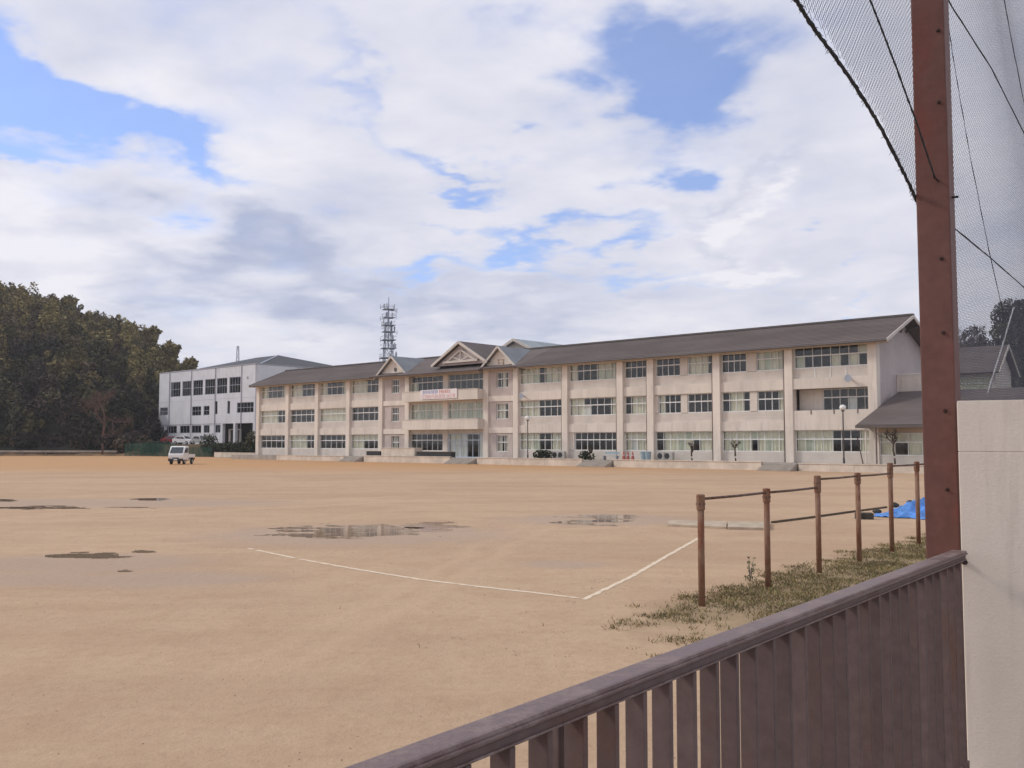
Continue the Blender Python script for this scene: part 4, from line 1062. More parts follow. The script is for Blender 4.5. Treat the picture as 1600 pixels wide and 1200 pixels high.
# ------------------------------------------------------------------ kei truck
def make_truck():
    p = gnd(284, 725.3); p.z = 0
    k = 1.10
    t_ = thing('pickup_truck', 'small white pickup truck parked on the sand before the sports hall', 'truck', p, 0)
    t_.scale = (k, k, k)          # front faces -Y
    # lower body of the cab in side profile (y, z): nose at y=-1.7
    prof = [(-1.62, .42), (-1.70, .62), (-1.69, .98), (-1.60, 1.06), (-1.14, 1.70), (-1.0, 1.78), (-.30, 1.79), (-.22, 1.72), (-.22, .42)]
    cb = MB().prism(prof, 'x', -.735, .735); cb.build('cab', 'white_paint', t_, bevel=.045)
    # windscreen plate, proud of the cab front
    n_ = Vector((0, -.64, .46)).normalized() * .012
    wl = [(-.62, -1.585, 1.10), (.62, -1.585, 1.10), (.56, -1.165, 1.655), (-.56, -1.165, 1.655)]
    q = [Vector(v_) + n_ * .4 for v_ in wl]; q2 = [v_ + n_ * 2.2 for v_ in q]
    MB().hexa(q + q2).build('windscreen', 'car_glass', t_)
    for sx in (-1, 1):
        x = sx * .738
        poly = [(-1.40, 1.12), (-1.08, 1.60), (-.36, 1.62), (-.34, 1.12)]
        MB().prism(poly, 'x', x, x + sx * .012).build('side_window', 'car_glass', t_)
        dr_ = MB().prism([(-1.48, .52), (-1.46, 1.05), (-.32, 1.06), (-.32, .52)], 'x', x, x + sx * .014).build('door', 'white_paint', t_, bevel=.004)
        MB().box(x, x + sx * .03, -.52, -.38, .93, .97).build('door_handle', 'black_plastic', dr_, recalc=True)
        MB().box(sx * .36, sx * .66, -1.735, -1.66, .74, .93).build('headlight', 'headlight', t_, bevel=.02)
        MB().box(sx * .60, sx * .70, -1.74, -1.64, .58, .66).build('indicator', 'amber', t_, bevel=.01)
        MB().box(sx * .77, sx * .95, -1.42, -1.36, 1.20, 1.42).build('mirror', 'black_plastic', t_, bevel=.02)
        MB().bar((sx * .74, -1.40, 1.14), (sx * .86, -1.39, 1.26), .03, .03).build('mirror_arm', 'black_plastic', t_)
    MB().box(-.72, .72, -1.765, -1.60, .34, .56).build('bumper', 'black_plastic', t_, bevel=.03)
    MB().box(-.30, .30, -1.745, -1.68, .60, .68).build('grille', 'black_plastic', t_, bevel=.01)
    MB().box(-.17, .17, -1.785, -1.767, .41, .53).build('number_plate', 'white_board', t_)
    # load bed
    MB().box(-.72, .72, -.18, 1.70, .62, .68).build('load_floor', 'silver_paint', t_, recalc=False)
    for sx in (-1, 1): MB().box(sx * .685, sx * .725, -.17, 1.70, .69, .97).build('side_board', 'white_paint', t_, bevel=.008)
    MB().box(-.68, .68, 1.66, 1.70, .69, .97).build('tailgate', 'white_paint', t_, bevel=.008)
    g_ = MB(); 
    for x in (-.66, -.22, .22, .66): g_.box(x - .02, x + .02, -.165, -.125, .69, 1.50)
    g_.box(-.68, .68, -.17, -.12, 1.502, 1.55); g_.build('guard_frame', 'white_paint', t_, recalc=False)
    MB().box(-.40, .40, -.20, 1.62, .40, .60).build('chassis', 'black_plastic', t_, recalc=False)
    MB().box(.42, .66, .0, .50, .36, .58).build('tool_box', 'silver_paint', t_, bevel=.02); MB().box(-.66, -.42, .0, .50, .36, .58).build('fuel_tank', 'black_plastic', t_, bevel=.02)
    for (x, y) in ((-.62, -1.12), (.62, -1.12), (-.62, .98), (.62, .98)):
        sx = 1 if x > 0 else -1
        wh = MB().lathe((x, y, .275), [(.19, -.085 * 1), (.265, -.08), (.275, 0), (.265, .08), (.19, .085)], 18, 'x').build('wheel', 'black_rubber', t_, smooth=False)
        MB().lathe((x + sx * .085, y, .275), [(.165, -.02), (.16, .012), (.06, .02)], 14, 'x').build('rim', 'hub', wh)
        ar = [(y + math.cos(a) * .36, .275 + math.sin(a) * .36) for a in np.linspace(0.1, math.pi - .1, 9)] + [(y + math.cos(a) * .30, .275 + math.sin(a) * .30) for a in np.linspace(math.pi - .1, .1, 9)]
        MB().prism(ar, 'x', sx * .60, sx * .742).build('wheel_arch', 'black_plastic', t_)
    MB().box(.50, .70, 1.70, 1.72, .45, .58).build('tail_light', 'red_paint', t_); MB().box(-.70, -.50, 1.70, 1.72, .45, .58).build('tail_light', 'red_paint', t_)
    return t_
make_truck()

def make_car(label, paint, px, Y, rz, z=.55, k=1.0):
    p = at(px, 690, Y); p.z = z
    t_ = thing('parked_car', label, 'car', p, rz, 'cars parked below the sports hall'); t_.scale = (k, k, k)
    prof = [(-1.85, .30), (-1.90, .62), (-1.80, .78), (-1.05, .92), (-.45, 1.42), (.85, 1.46), (1.55, 1.05), (1.82, .98), (1.86, .40), (1.8, .30)]
    MB().prism(prof, 'x', -.78, .78).build('body', paint, t_, bevel=.06)
    for sx in (-1, 1):
        x = sx * .782
        MB().prism([(-.88, .96), (-.42, 1.34), (.10, 1.36), (.10, .97)], 'x', x, x + sx * .012).build('side_window', 'car_glass', t_)
        MB().prism([(.18, .97), (.18, 1.36), (.78, 1.36), (1.30, 1.04)], 'x', x, x + sx * .012).build('side_window', 'car_glass', t_)
        MB().box(sx * .45, sx * .72, -1.93, -1.80, .60, .74).build('headlight', 'headlight', t_, bevel=.02)
    n_ = Vector((0, -.5, .6)).normalized()
    wq = [(-.68, -1.0, .96), (.68, -1.0, .96), (.60, -.49, 1.39), (-.60, -.49, 1.39)]
    MB().hexa([Vector(v_) + n_ * .004 for v_ in wq] + [Vector(v_) + n_ * .02 for v_ in wq]).build('windscreen', 'car_glass', t_)
    for (x, y) in ((-.70, -1.2), (.70, -1.2), (-.70, 1.15), (.70, 1.15)):
        sx = 1 if x > 0 else -1
        wh = MB().lathe((x, y, .30), [(.2, -.1), (.29, -.09), (.30, 0), (.29, .09), (.2, .1)], 16, 'x').build('wheel', 'black_rubber', t_)
        MB().lathe((x + sx * .1, y, .3), [(.18, -.02), (.17, .01), (.06, .02)], 12, 'x').build('rim', 'hub', wh)
make_car('white car parked left of the others below the sports hall windows', 'white_paint', 287, 163, R(70), z=2.05)
make_car('silver car parked below the sports hall, right of the white one', 'silver_paint', 314, 160.5, R(50), z=2.05)
make_car('dark red car parked behind the green net at the left corner of the sports hall', 'red_paint', 269, 166.5, R(95), z=2.05)

# ------------------------------------------------------------------ fences, rail and hedges at the far left
gr_ = thing('guard_rail', 'low grey guard rail along the foot of the wooded hill', 'guard rail', (0, 0, 0))
q = [(-190 + i * 4, 163.6, 0) for i in range(31)]
for i, a in enumerate(q): MB().box(a[0] - .06, a[0] + .06, a[1] + .06, a[1] + .18, -.1, .95).build('post', 'downpipe', gr_, recalc=False)
bm_ = MB().prism([(163.55, .62), (163.50, .70), (163.56, .78), (163.50, .86), (163.55, .95), (163.60, .95), (163.60, .62)], 'x', -191, -69.5); bm_.build('beam', 'concrete_grey', gr_)
nf = thing('green_net_fence', 'dark green net fence behind the truck, in front of the parked cars', 'fence', (0, 0, 0))
A_, B_ = at(196, 690, 163), at(330, 690, 152)
n = 15
for i in range(n + 1):
    c = A_.lerp(B_, i / n); c.z = 0
    MB().tube([(c.x, c.y, 0), (c.x, c.y, 2.3 if i < 9 else 1.6)], .05, 6).build('post', 'green_net', nf)
nm = MB(); dv = (B_ - A_); dv.z = 0; ln = dv.length; dv.normalize()
for k in range(int(ln / .16)):
    c = A_ + dv * (k * .16); hh = 2.25 if k * .16 < ln * .6 else 1.55
    nm.bar((c.x, c.y, .05), (c.x, c.y, hh), .045, .012, up=(1, 0, 0))
for k in range(14):
    z = .1 + k * .16
    e_ = B_ if z < 1.55 else A_.lerp(B_, .6)
    nm.bar((A_.x, A_.y - .02, z), (e_.x, e_.y - .02, z), .012, .05)
o = nm.build('net', 'green_net', nf, recalc=False); o['kind'] = 'stuff'
edge_root = thing('low_wall', 'low beige wall along the terrace edge between the truck and the school', 'low wall', (0, 0, 0))
A_, B_ = at(336, 700, 151.5), at(412, 700, 139)
for i in range(5):
    a = A_.lerp(B_, i / 5); b = A_.lerp(B_, (i + .985) / 5)
    MB().bar((a.x, a.y, .35), (b.x, b.y, .35), .25, .75).build('panel', 'concrete', edge_root)
MB().bar((A_.x, A_.y, .765), (B_.x, B_.y, .765), .34, .07).build('coping', 'concrete', edge_root)
def hedge(label, px0, px1, Y0, Y1, z0, h, m, n=40, name='hedge', cat='hedge', grp=None, wd=.9):
    A_, B_ = at(px0, 690, Y0), at(px1, 690, Y1); c0 = A_.lerp(B_, .5)
    root = thing(name, label, cat, (c0.x, c0.y, z0), 0, grp)
    cs = []; rs = []
    for i in range(n):
        c = A_.lerp(B_, (i + .5) / n) - c0; cs.append((c.x + rng.normal(0, .15), c.y + rng.normal(0, .15), h * .55 + rng.normal(0, .06))); rs.append((wd, wd * .8, h * .55))
    V, Fq, Mi = leaf_cloud(cs, rs, [90] * n, .3, [0] * n, rng)
    fast_mesh('foliage', V, Fq, [m], Mi, root)
    st = MB()
    for i in range(0, n, 3):
        c = A_.lerp(B_, (i + .5) / n) - c0; st.tube([(c.x, c.y, -.1), (c.x, c.y, h * .6)], .05, 5)
    o = st.build('stem', 'bark', root, recalc=False); o['kind'] = 'stuff'
    return root
hedge('dark clipped hedge on the terrace behind the low beige wall', 332, 406, 154, 144, .5, 1.75, 'hedge_a', 38)
hedge('round brownish shrub by the left corner of the school', 389, 398, 146, 145, .5, 3.3, 'hedge_b', 6, 'shrub', 'shrub')
hedge('dark bush standing by the parked cars below the sports hall', 319, 334, 156.5, 154.5, .5, 3.0, 'hedge_a', 8, 'shrub', 'shrub')
hedge('dark green bushes behind the net at the foot of the hill', 222, 262, 166, 164, .5, 2.0, 'hedge_a', 16, 'shrub', 'shrub')

# ------------------------------------------------------------------ bits along the school front
def lamp(px, ptop, d, label):
    s_ = S(px, d); c = L2W(s_, d, .6); top = 2.3 + (HOR - ptop) * c.y / F
    t_ = thing('lamp_post', label, 'lamp post', c, 0, 'globe lamp posts by the school')
    h_ = top - .6
    MB().tube([(0, 0, -.3), (0, 0, .5), (0, 0, .52), (0, 0, h_ - .45)], [.09, .085, .06, .05], 10).build('post', 'lamp_post', t_, smooth=False)
    MB().lathe((0, 0, h_ - .46), [(.08, 0), (.16, .04), (.13, .10)], 12).build('collar', 'lamp_post', t_)
    MB().lathe((0, 0, h_ - .36), [(.12, 0), (.24, .10), (.27, .22), (.22, .36), (.08, .44)], 14).build('globe', 'globe', t_, smooth=True)
lamp(824.5, 651, -2.4, 'globe lamp post in front of the bay right of the second gable')
lamp(1317, 634, -2.6, 'globe lamp post in front of the right end bay of the school')
def px_tree(px, d, h_, seed, lb, m='bark'):
    c = L2W(S(px, d), d, .6)
    tree_obj(lb, 'tree', c, h_, .5, m, 4, .07, seed, 3, 'small bare trees along the school front', up=.55, name='small_bare_tree', fork=.18)
px_tree(1080, -2.2, 1.9, 3, 'small bare forked tree behind the long wall, left of the other')
px_tree(1148, -2.2, 2.1, 4, 'small bare tree near the right end of the long wall')
px_tree(1396, -3.0, 2.9, 8, 'spreading bare tree before the annexe window, by the horizontal bars')
px_tree(921, -2.4, 1.3, 12, 'lowest bare bush just right of the middle steps')
st_ = L2W(S(1347, -3), -3, .6)
tag(MB().tube([(st_.x, st_.y, .55), (st_.x - .45, st_.y, 2.9)], [.045, .035], 6).build('wooden_stake', 'bark'), 'thin leaning stake beside the right lamp post', 'stake')
def acunit(px, d, lb, w_=.85):
    c = L2W(S(px, d), d, .6); t_ = thing('air_conditioner', lb, 'air conditioner', c, ROT, 'air conditioner units on the ground')
    MB().box(-w_ / 2, w_ / 2, 0, .34, .12, .82).build('casing', 'ac_grey', t_, bevel=.02, recalc=False)
    MB().lathe((-.12, -.012, .47), [(.27, .008), (.27, -.01)], 18, 'y').build('fan_grille', 'black_plastic', t_)
    for x in (-.3, .3): MB().box(x - .06, x + .06, -.03, .37, 0, .118).build('foot', 'concrete_grey', t_, recalc=False)
acunit(868, -1.1, 'left one of two air conditioner units below the first bay right of the gable'); acunit(876.5, -1.1, 'right one of two air conditioner units below the first bay right of the gable')
acunit(1032, -1.0, 'left air conditioner unit below the curtained long windows', 1.0); acunit(1043, -1.0, 'right air conditioner unit below the curtained long windows', 1.0)
for px, lb in ((843, 'left low shrub under the first bay right of the gable'), (853, 'low shrub next to the two air conditioners'), (915, 'dark round shrub below the fully dark ground floor windows')):
    c = L2W(S(px, -1.5), -1.5, .6); t_ = thing('shrub', lb, 'shrub', c, 0, 'low shrubs at the school wall')
    V, Fq, Mi = leaf_cloud([(0, 0, .5), (.35, .1, .4), (-.3, 0, .45)], [(.55, .5, .5)] * 3, [140] * 3, .16, [0, 0, 0], rng); fast_mesh('foliage', V, Fq, ['hedge_a'], Mi, t_)
    MB().tube([(0, 0, -.05), (0, 0, .5)], .04, 6).build('stem', 'bark', t_)
for px, lb in ((974, 'leftmost of the red traffic cones by the wall'), (980.5, 'middle red traffic cone by the wall'), (988, 'rightmost of the red traffic cones by the wall')):
    c = L2W(S(px, -2.2), -2.2, .6); t_ = thing('traffic_cone', lb, 'traffic cone', c, ROT, 'red cones on the school podium')
    MB().lathe((0, 0, .04), [(.20, 0), (.16, .2), (.09, .6), (.03, .86)], 14).build('cone', 'cone_red', t_)
    MB().box(-.25, .25, -.25, .25, 0, .038).build('cone_base', 'cone_red', t_, bevel=.01, recalc=False)
    MB().lathe((0, 0, .40), [(.131, 0), (.108, .14)], 14).build('white_band', 'white_board', t_)
for px, lb in ((1005, 'left pale blue bin beside the red cones'), (1012, 'right pale blue bin beside the red cones')):
    c = L2W(S(px, -1.3), -1.3, .6); t_ = thing('waste_bin', lb, 'bin', c, ROT, 'pale blue bins at the school wall')
    MB().lathe((0, 0, 0), [(.24, 0), (.30, .78)], 14).build('bin_body', 'bin_blue', t_); MB().lathe((0, 0, .785), [(.33, 0), (.33, .05), (.10, .12)], 14).build('lid', 'bin_blue', t_)
c = L2W(S(952, -1.6), -1.6, .6); t_ = thing('garden_bench', 'pale blue bench under the ground floor windows by the middle steps', 'bench', c, ROT)
for y in (0, .16, .32): MB().box(-.9, .9, y, y + .13, .40, .44).build('seat_slat', 'bin_blue', t_, recalc=False)
MB().box(-.9, .9, .46, .49, .6, .82).build('backrest', 'bin_blue', t_, recalc=False)
for x in (-.75, .75): MB().box(x - .03, x + .03, .02, .43, 0, .398).build('leg', 'steel_grey', t_, recalc=False)
for px in (832, 1060): pass

# ------------------------------------------------------------------ puddles, ruts and chalk lines
def puddle(px0, px1, py0, py1, thr, seed, label, cell=.05, nsx=.55, nsy=1.4, shape=1.0):
    cpx, cpy = (px0 + px1) / 2, (py0 + py1) / 2
    c = gnd(cpx, cpy); rx = abs(gnd(px1, cpy).x - gnd(px0, cpy).x) / 2; ryy = abs(gnd(cpx, py0).y - gnd(cpx, py1).y) / 2
    kx = c.x / c.y     # follow the line of sight a little so the patch lies across the view
    nx_ = int(min(260, 2 * rx / cell)) + 2; ny_ = int(min(90, 2 * ryy / (cell * 1.2))) + 2
    pts = np.zeros((nx_ + 1, ny_ + 1, 3)); ok = np.zeros((nx_, ny_), bool)
    for i in range(nx_ + 1):
        for j in range(ny_ + 1):
            u = -1.15 + 2.3 * i / nx_; v = -1.15 + 2.3 * j / ny_
            y = c.y + v * ryy; pts[i, j] = (c.x + kx * (y - c.y) + u * rx, y, .004)
    for i in range(nx_):
        for j in range(ny_):
            u = -1.15 + 2.3 * (i + .5) / nx_; v = -1.15 + 2.3 * (j + .5) / ny_; p_ = pts[i, j]
            f_ = 1 - (u * u + v * v) ** shape + 1.25 * mnoise.fractal(Vector((p_[0] * nsx + seed * 7.3, p_[1] * nsy, seed)), 0.6, 2.0, 5)
            ok[i, j] = f_ > thr
    I = np.arange((nx_ + 1) * (ny_ + 1)).reshape(nx_ + 1, ny_ + 1)
    fs = np.stack([I[:-1, :-1], I[1:, :-1], I[1:, 1:], I[:-1, 1:]], -1)[ok]
    if not len(fs): return
    used, invi = np.unique(fs.ravel(), return_inverse=True)
    o = fast_mesh('puddle', pts.reshape(-1, 3)[used], invi.reshape(-1, 4), ['puddle_water'], np.zeros(len(fs)))
    struct(o, label)
puddle(405, 690, 819, 840, .42, 1, 'wide shallow puddle in the middle of the playground mirroring the school')
puddle(600, 735, 815, 828, .5, 8, 'faint wet sheet at the right of the wide puddle')
puddle(860, 1000, 802, 821, .62, 2, 'small shallow puddle left of the pale concrete slabs')
puddle(-20, 225, 790.5, 796, .3, 3, 'long thin dark puddle at the left edge of the playground', nsx=.3, nsy=1.0)
puddle(205, 262, 778, 782.5, .3, 4, 'short thin puddle right of the long thin one')
puddle(-10, 28, 779.5, 783.5, .3, 14, 'sliver of water at the far left edge')
puddle(80, 202, 863, 872.5, .36, 5, 'narrow dark puddle on the left of the sand')
puddle(205, 245, 860, 863.5, .3, 6, 'tiny wet mark right of the narrow dark puddle')
puddle(178, 210, 889.5, 896, .35, 7, 'tiny crooked puddle below the narrow one')

def line_strip(pxs, wd, label, seed):
    pts = [gnd(*q) for q in pxs]; P_ = []
    for a, b in zip(pts[:-1], pts[1:]):
        n_ = max(2, int((b - a).length / .08))
        for i in range(n_): P_.append(a.lerp(b, i / n_))
    P_.append(pts[-1]); vs = []; fs = []
    for i, p in enumerate(P_):
        d = (P_[min(i + 1, len(P_) - 1)] - P_[max(i - 1, 0)]).normalized(); nrm = Vector((-d.y, d.x, 0))
        wl = wd * (.5 + .30 * mnoise.noise(Vector((i * .35, seed, 0))) + random.uniform(-.07, .07)); wr = wd * (.5 + .30 * mnoise.noise(Vector((i * .35, seed, 5))) + random.uniform(-.07, .07))
        vs += [p + nrm * wl + Vector((0, 0, .004)), p - nrm * wr + Vector((0, 0, .004))]
    for i in range(len(P_) - 1):
        if mnoise.noise(Vector((i * .16, seed, 9))) < -.52: continue
        fs.append((2 * i, 2 * i + 1, 2 * i + 3, 2 * i + 2))
    struct(MB().add(vs, fs).build('chalk_line', 'chalk', recalc=False), label)
line_strip([(388, 857), (470, 874), (560, 890), (660, 906), (760, 918), (850, 928), (906, 935)], .095, 'long white chalk line curving across the sand', 1.0)
line_strip([(912, 937), (985, 902), (1040, 870), (1088, 843), (1100, 836)], .09, 'short white chalk line running back towards the concrete slabs', 2.0)
# faint track of an old line
# concrete sand-pit slabs
t_ = thing('sand_pit_edging', 'pale worn concrete slabs lying flat on the sand behind the nearest bars', 'concrete slab')
def slab_px(a, b, c_, d_, z0, z1, nm='slab', m='kerb_concrete'):
    q = [gnd(*k) for k in (a, b, c_, d_)]
    o = MB().hexa([(p.x, p.y, z0) for p in q] + [(p.x, p.y, z1) for p in q]).build(nm, m, t_, bevel=.01); return o
slab_px((1043, 822.5), (1135, 827), (1136, 818), (1045, 816.5), -.02, .07)
slab_px((1137, 827.5), (1203, 829), (1204, 819), (1138, 818.5), -.02, .075)
ed = thing('pit_plank', 'thin dark timber edging running from the slabs towards the blue sheet', 'plank')
ps = [gnd(1206, 817.5), gnd(1262, 810.5), gnd(1322, 802), gnd(1386, 793.5)]
for a, b in zip(ps[:-1], ps[1:]): MB().bar((a.x, a.y, .03), (a.lerp(b, .985).x, a.lerp(b, .985).y, .03), .07, .06).build('plank', 'timber_dark', ed, bevel=.01)
p = gnd(1351, 811)
tag(MB().box(-.26, .24, -.18, .2, -.02, .19).build('stone_block', 'stone_dark', bevel=.03), 'dark mossy block on the sand left of the blue sheet', 'block').location = (p.x, p.y, 0)
bpy.data.objects['stone_block'].rotation_euler = (0, 0, R(-12))
# blue tarpaulin over a heap
p = gnd(1432, 806)
n = 46; vs = []; fs = []
for i in range(n + 1):
    for j in range(n + 1):
        u = -1 + 2 * i / n; v = -1 + 2 * j / n
        r_ = math.sqrt(u * u + v * v)
        z = .46 * max(0, 1 - r_ ** 1.3) + .24 * mnoise.fractal(Vector((u * 2.6, v * 2.6, 4)), .7, 2, 5) * max(0, 1.2 - r_) + .12 * abs(mnoise.noise(Vector((u * 5, v * 4, 1)))) + .015
        e_ = 1 + .12 * mnoise.noise(Vector((u * 3, v * 3, 8)))
        vs.append((u * 1.2 * e_ + .15 * v, v * 1.9 * e_, max(.01, z)))
for i in range(n):
    for j in range(n): a = i * (n + 1) + j; fs.append((a, a + n + 1, a + n + 2, a + 1))
tp = MB().add(vs, fs).build('tarpaulin', 'tarp', smooth=True, recalc=False); tp.scale = (.9, .9, 1); tp.location = (p.x + .35, p.y + .2, 0); tp.rotation_euler = (0, 0, R(-40))
sm = tp.modifiers.new('thick', 'SOLIDIFY'); sm.thickness = .006
tag(tp, 'crumpled bright blue plastic sheet spread over a heap by the red pole', 'tarpaulin')
for i, (dx, dy, dz, lb) in enumerate([(-.55, .35, .30, 'dark stone on top of the blue sheet, nearest its left corner'), (.05, .55, .36, 'dark stone weighing down the middle of the blue sheet'), (-1.05, .5, .08, 'dark stone at the left corner of the blue sheet')]):
    o = MB().lathe((0, 0, 0), [(.07, -.05), (.14, 0), (.12, .06), (.04, .1)], 7).build('stone', 'stone_dark'); o.location = (p.x + dx, p.y + dy, dz); o.scale = (1.2, .9, 1); o.rotation_euler = (.2, .1, i)
    tag(o, lb, 'stone', 'stones on the blue sheet')
# ------------------------------------------------------------------ horizontal bars
hb = thing('horizontal_bars', 'row of rusty brown horizontal gym bars rising in three heights', 'gym bars')
b0 = gnd(1093, 948); b1 = gnd(1430, 852); bd = (b1 - b0); bd.z = 0; bl = bd.length; bd.normalize()
def on_line(px):
    k = (px - 800) / F; return b0 + bd * ((k * b0.y - b0.x) / (bd.x - k * bd.y))
pp = [on_line(q) for q in (1093, 1195.5, 1275, 1337.5, 1388.5, 1430)] + [on_line(1465)]
def zat(px, py, p): return at(px, py, p.y).z
hts = [zat(1093, 777, pp[0]), zat(1195, 769, pp[1]), zat(1275, 748, pp[2]), zat(1337, 742, pp[3]), zat(1388, 727, pp[4]), zat(1430, 727, pp[5]), zat(1430, 727, pp[5])]
h1 = (hts[0] + hts[1]) / 2; h2 = (hts[2] + hts[3]) / 2; h3 = hts[4]
tops = [h1, h1, h2, h2, h3, h3, h3]
for i, (p, h_) in enumerate(zip(pp, tops)):
    po = MB().tube([(p.x, p.y, -.05), (p.x, p.y, h_ - .03)], .048, 12).build('post', 'bar_paint', hb, smooth=True)
    MB().tube([(p.x, p.y, h_ - .17), (p.x, p.y, h_ + .035)], .062, 12).build('collar', 'bar_paint', po)
    MB().lathe((p.x, p.y, h_ + .036), [(.062, 0), (.055, .012), (.02, .018)], 12).build('cap', 'bar_paint', po)
    q = p + bd * .062 if i == 0 else p
    MB().lathe((p.x, p.y, h_ - .10), [(.068, 0), (.068, .03)], 6).build('clamp_bolt', 'bar_steel', po)
    if i == 2: MB().tube([(p.x, p.y, h1 - .10), (p.x, p.y, h1 + .07)], .061, 12).build('collar', 'bar_paint', po)
    if i == 4: MB().tube([(p.x, p.y, h2 - .10), (p.x, p.y, h2 + .07)], .061, 12).build('collar', 'bar_paint', po)
for (i, j, h_) in ((0, 1, h1), (1, 2, h1), (2, 3, h2), (3, 4, h2), (4, 5, h3), (5, 6, h3)):
    a, b = pp[i], pp[j]; MB().tube([(a.x, a.y, h_ - .015), ((a.x + b.x) / 2, (a.y + b.y) / 2, h_ - .022), (b.x, b.y, h_ - .015)], .020, 8).build('bar', 'bar_steel', hb, smooth=True)

# ------------------------------------------------------------------ grass along the fence
gnum = 0; V = []; Fm = []; Mm = []
PD = Vector((bd.x, bd.y, 0)); PN = Vector((PD.y, -PD.x, 0))
def add_blades(c, n_, spread, hgt):
    for _ in range(n_):
        x = c[0] + rng.normal(0, spread); y = c[1] + rng.normal(0, spread)
        a = rng.uniform(0, 6.28); h_ = hgt * rng.uniform(.5, 1.4); ln = h_ * rng.uniform(.3, 1.4); b = rng.uniform(0, 6.28); wd = rng.uniform(.004, .010)
        k = len(V)
        V.append((x - math.cos(a) * wd, y - math.sin(a) * wd, -.005)); V.append((x + math.cos(a) * wd, y + math.sin(a) * wd, -.005)); V.append((x + math.cos(b) * ln, y + math.sin(b) * ln, h_))
        Fm.append((k, k + 1, k + 2)); Mm.append(rng.choice([0, 1, 2], p=[.26, .38, .36]))
tries = 0
for t_s in np.arange(-3.6, 13.5, .055):
    for o_s in np.arange(-1.0, 3.6, .11):
        t1 = t_s + rng.uniform(-.04, .04); o1 = o_s + rng.uniform(-.06, .06)
        p = b0 + PD * t1 + PN * o1
        if (p - FP0).dot(FN) > -.3: continue
        ns = mnoise.fractal(Vector((p.x * .8, p.y * .8, 2)), .7, 2, 4); n2 = mnoise.noise(Vector((p.x * 2.6, p.y * 2.6, 6)))
        den = 1.30 - max(0, (-.15 - o1)) * 1.7 - max(0, (-.2 - t1)) * .42
        den += 1.25 * ns + .75 * n2 - .38
        if t1 < -1.2: den -= .3
        if rng.random() < den * .85: add_blades(p, int(7 + 7 * rng.random()), .06, .026 + .028 * rng.random())
for i in range(60):      # lone tufts on the sand
    t1 = rng.uniform(-4.5, 2); o1 = rng.uniform(-2.6, .8); p = b0 + PD * t1 + PN * o1
    if rng.random() < .55: add_blades(p, 6, .06, .018)
go = fast_mesh('grass', np.array(V), np.array(Fm), ['grass_green', 'grass_olive', 'grass_straw'], np.array(Mm)); go['kind'] = 'stuff'; go['label'] = 'sparse winter grass at the foot of the gym bars'
# pebbles and clods strewn over the near sand
V = []; Fm = []; 
for i in range(700):
    y = 5.5 + 22 * rng.random() ** 1.6; px = rng.uniform(-20, 1120); x = (px - 800) / F * y
    r_ = rng.uniform(.004, .011) * (1 + .5 * (y > 12)); k = len(V)
    if mnoise.noise(Vector((x * .5, y * .5, 0))) < -.05: continue
    for q in ((1, 0, 0), (-.5, .87, 0), (-.5, -.87, 0), (0.1, 0, .7)): V.append((x + q[0] * r_ * rng.uniform(.7, 1.3), y + q[1] * r_ * rng.uniform(.7, 1.3), q[2] * r_))
    Fm += [(k, k + 1, k + 3), (k + 1, k + 2, k + 3), (k + 2, k, k + 3)]
mat('pebble', (0.27, 0.185, 0.125), 0.95, 0.3, 1.0, island=.5)
pe = fast_mesh('gravel', np.array(V), np.array(Fm), ['pebble'], np.zeros(len(Fm))); pe['kind'] = 'stuff'; pe['label'] = 'small clods and pebbles strewn over the sand'
# weed
p = gnd(1172, 908)
wd_ = thing('weed', 'dry upright weed between the first two bar posts', 'weed', (p.x, p.y, 0))
sm_ = MB(); rr = random.Random(3); tips = []
for k in range(5):
    a = rr.uniform(0, 6.28); hh = rr.uniform(.18, .40); l_ = rr.uniform(.04, .14)
    pth = [Vector((0, 0, 0)), Vector((math.cos(a) * l_ * .4, math.sin(a) * l_ * .4, hh * .5)), Vector((math.cos(a) * l_, math.sin(a) * l_, hh))]
    sm_.tube(pth, [.007, .006, .003], 5); tips += [pth[1], pth[2], pth[1].lerp(pth[2], .5)]
sm_.build('stem', 'twig_grey', wd_)
V_, Fq, Mi = leaf_cloud([tuple(q) for q in tips] + [(0, 0, .05)], [(.03, .03, .03)] * len(tips) + [(.12, .12, .05)], [3] * len(tips) + [40], .035, [0] * (len(tips) + 1), rng); lf_ = fast_mesh('foliage', V_, Fq, ['grass_green'], Mi, wd_); lf_['kind'] = 'stuff'

# ------------------------------------------------------------------ near fence
FE = thing('metal_fence', 'weathered purple brown steel fence with thin upright slats in the foreground', 'fence')
ZRL = H - .5
T0, T1 = -5.6, -.165
def fbar(t0, t1, o0, o1, z0, z1, name, m, bev=.004):
    return MB().hexa([fp(t0, o0, z0), fp(t0, o1, z0), fp(t1, o1, z0), fp(t1, o0, z0), fp(t0, o0, z1), fp(t0, o1, z1), fp(t1, o1, z1), fp(t1, o0, z1)]).build(name, m, FE, bevel=bev)
fbar(T0, T1, -.034, .032, ZRL - .022, ZRL, 'top_rail', 'rail_paint', .007)
fbar(T0, T1, -.028, .026, ZRL - .046, ZRL - .0225, 'rail_channel', 'fence_paint', .004)
fbar(T0, T1, .0325, .0365, ZRL - .015, ZRL - .010, 'rail_lip', 'rail_paint', .0015)
fbar(T0, T1, .0265, .0300, ZRL - .043, ZRL - .038, 'rail_lip', 'rail_paint', .0012)
fbar(T0, T1, -.030, .016, .80, .845, 'bottom_rail', 'fence_paint', .004)
PITCH_S = .1175; k = 0; tt = T0 + .05
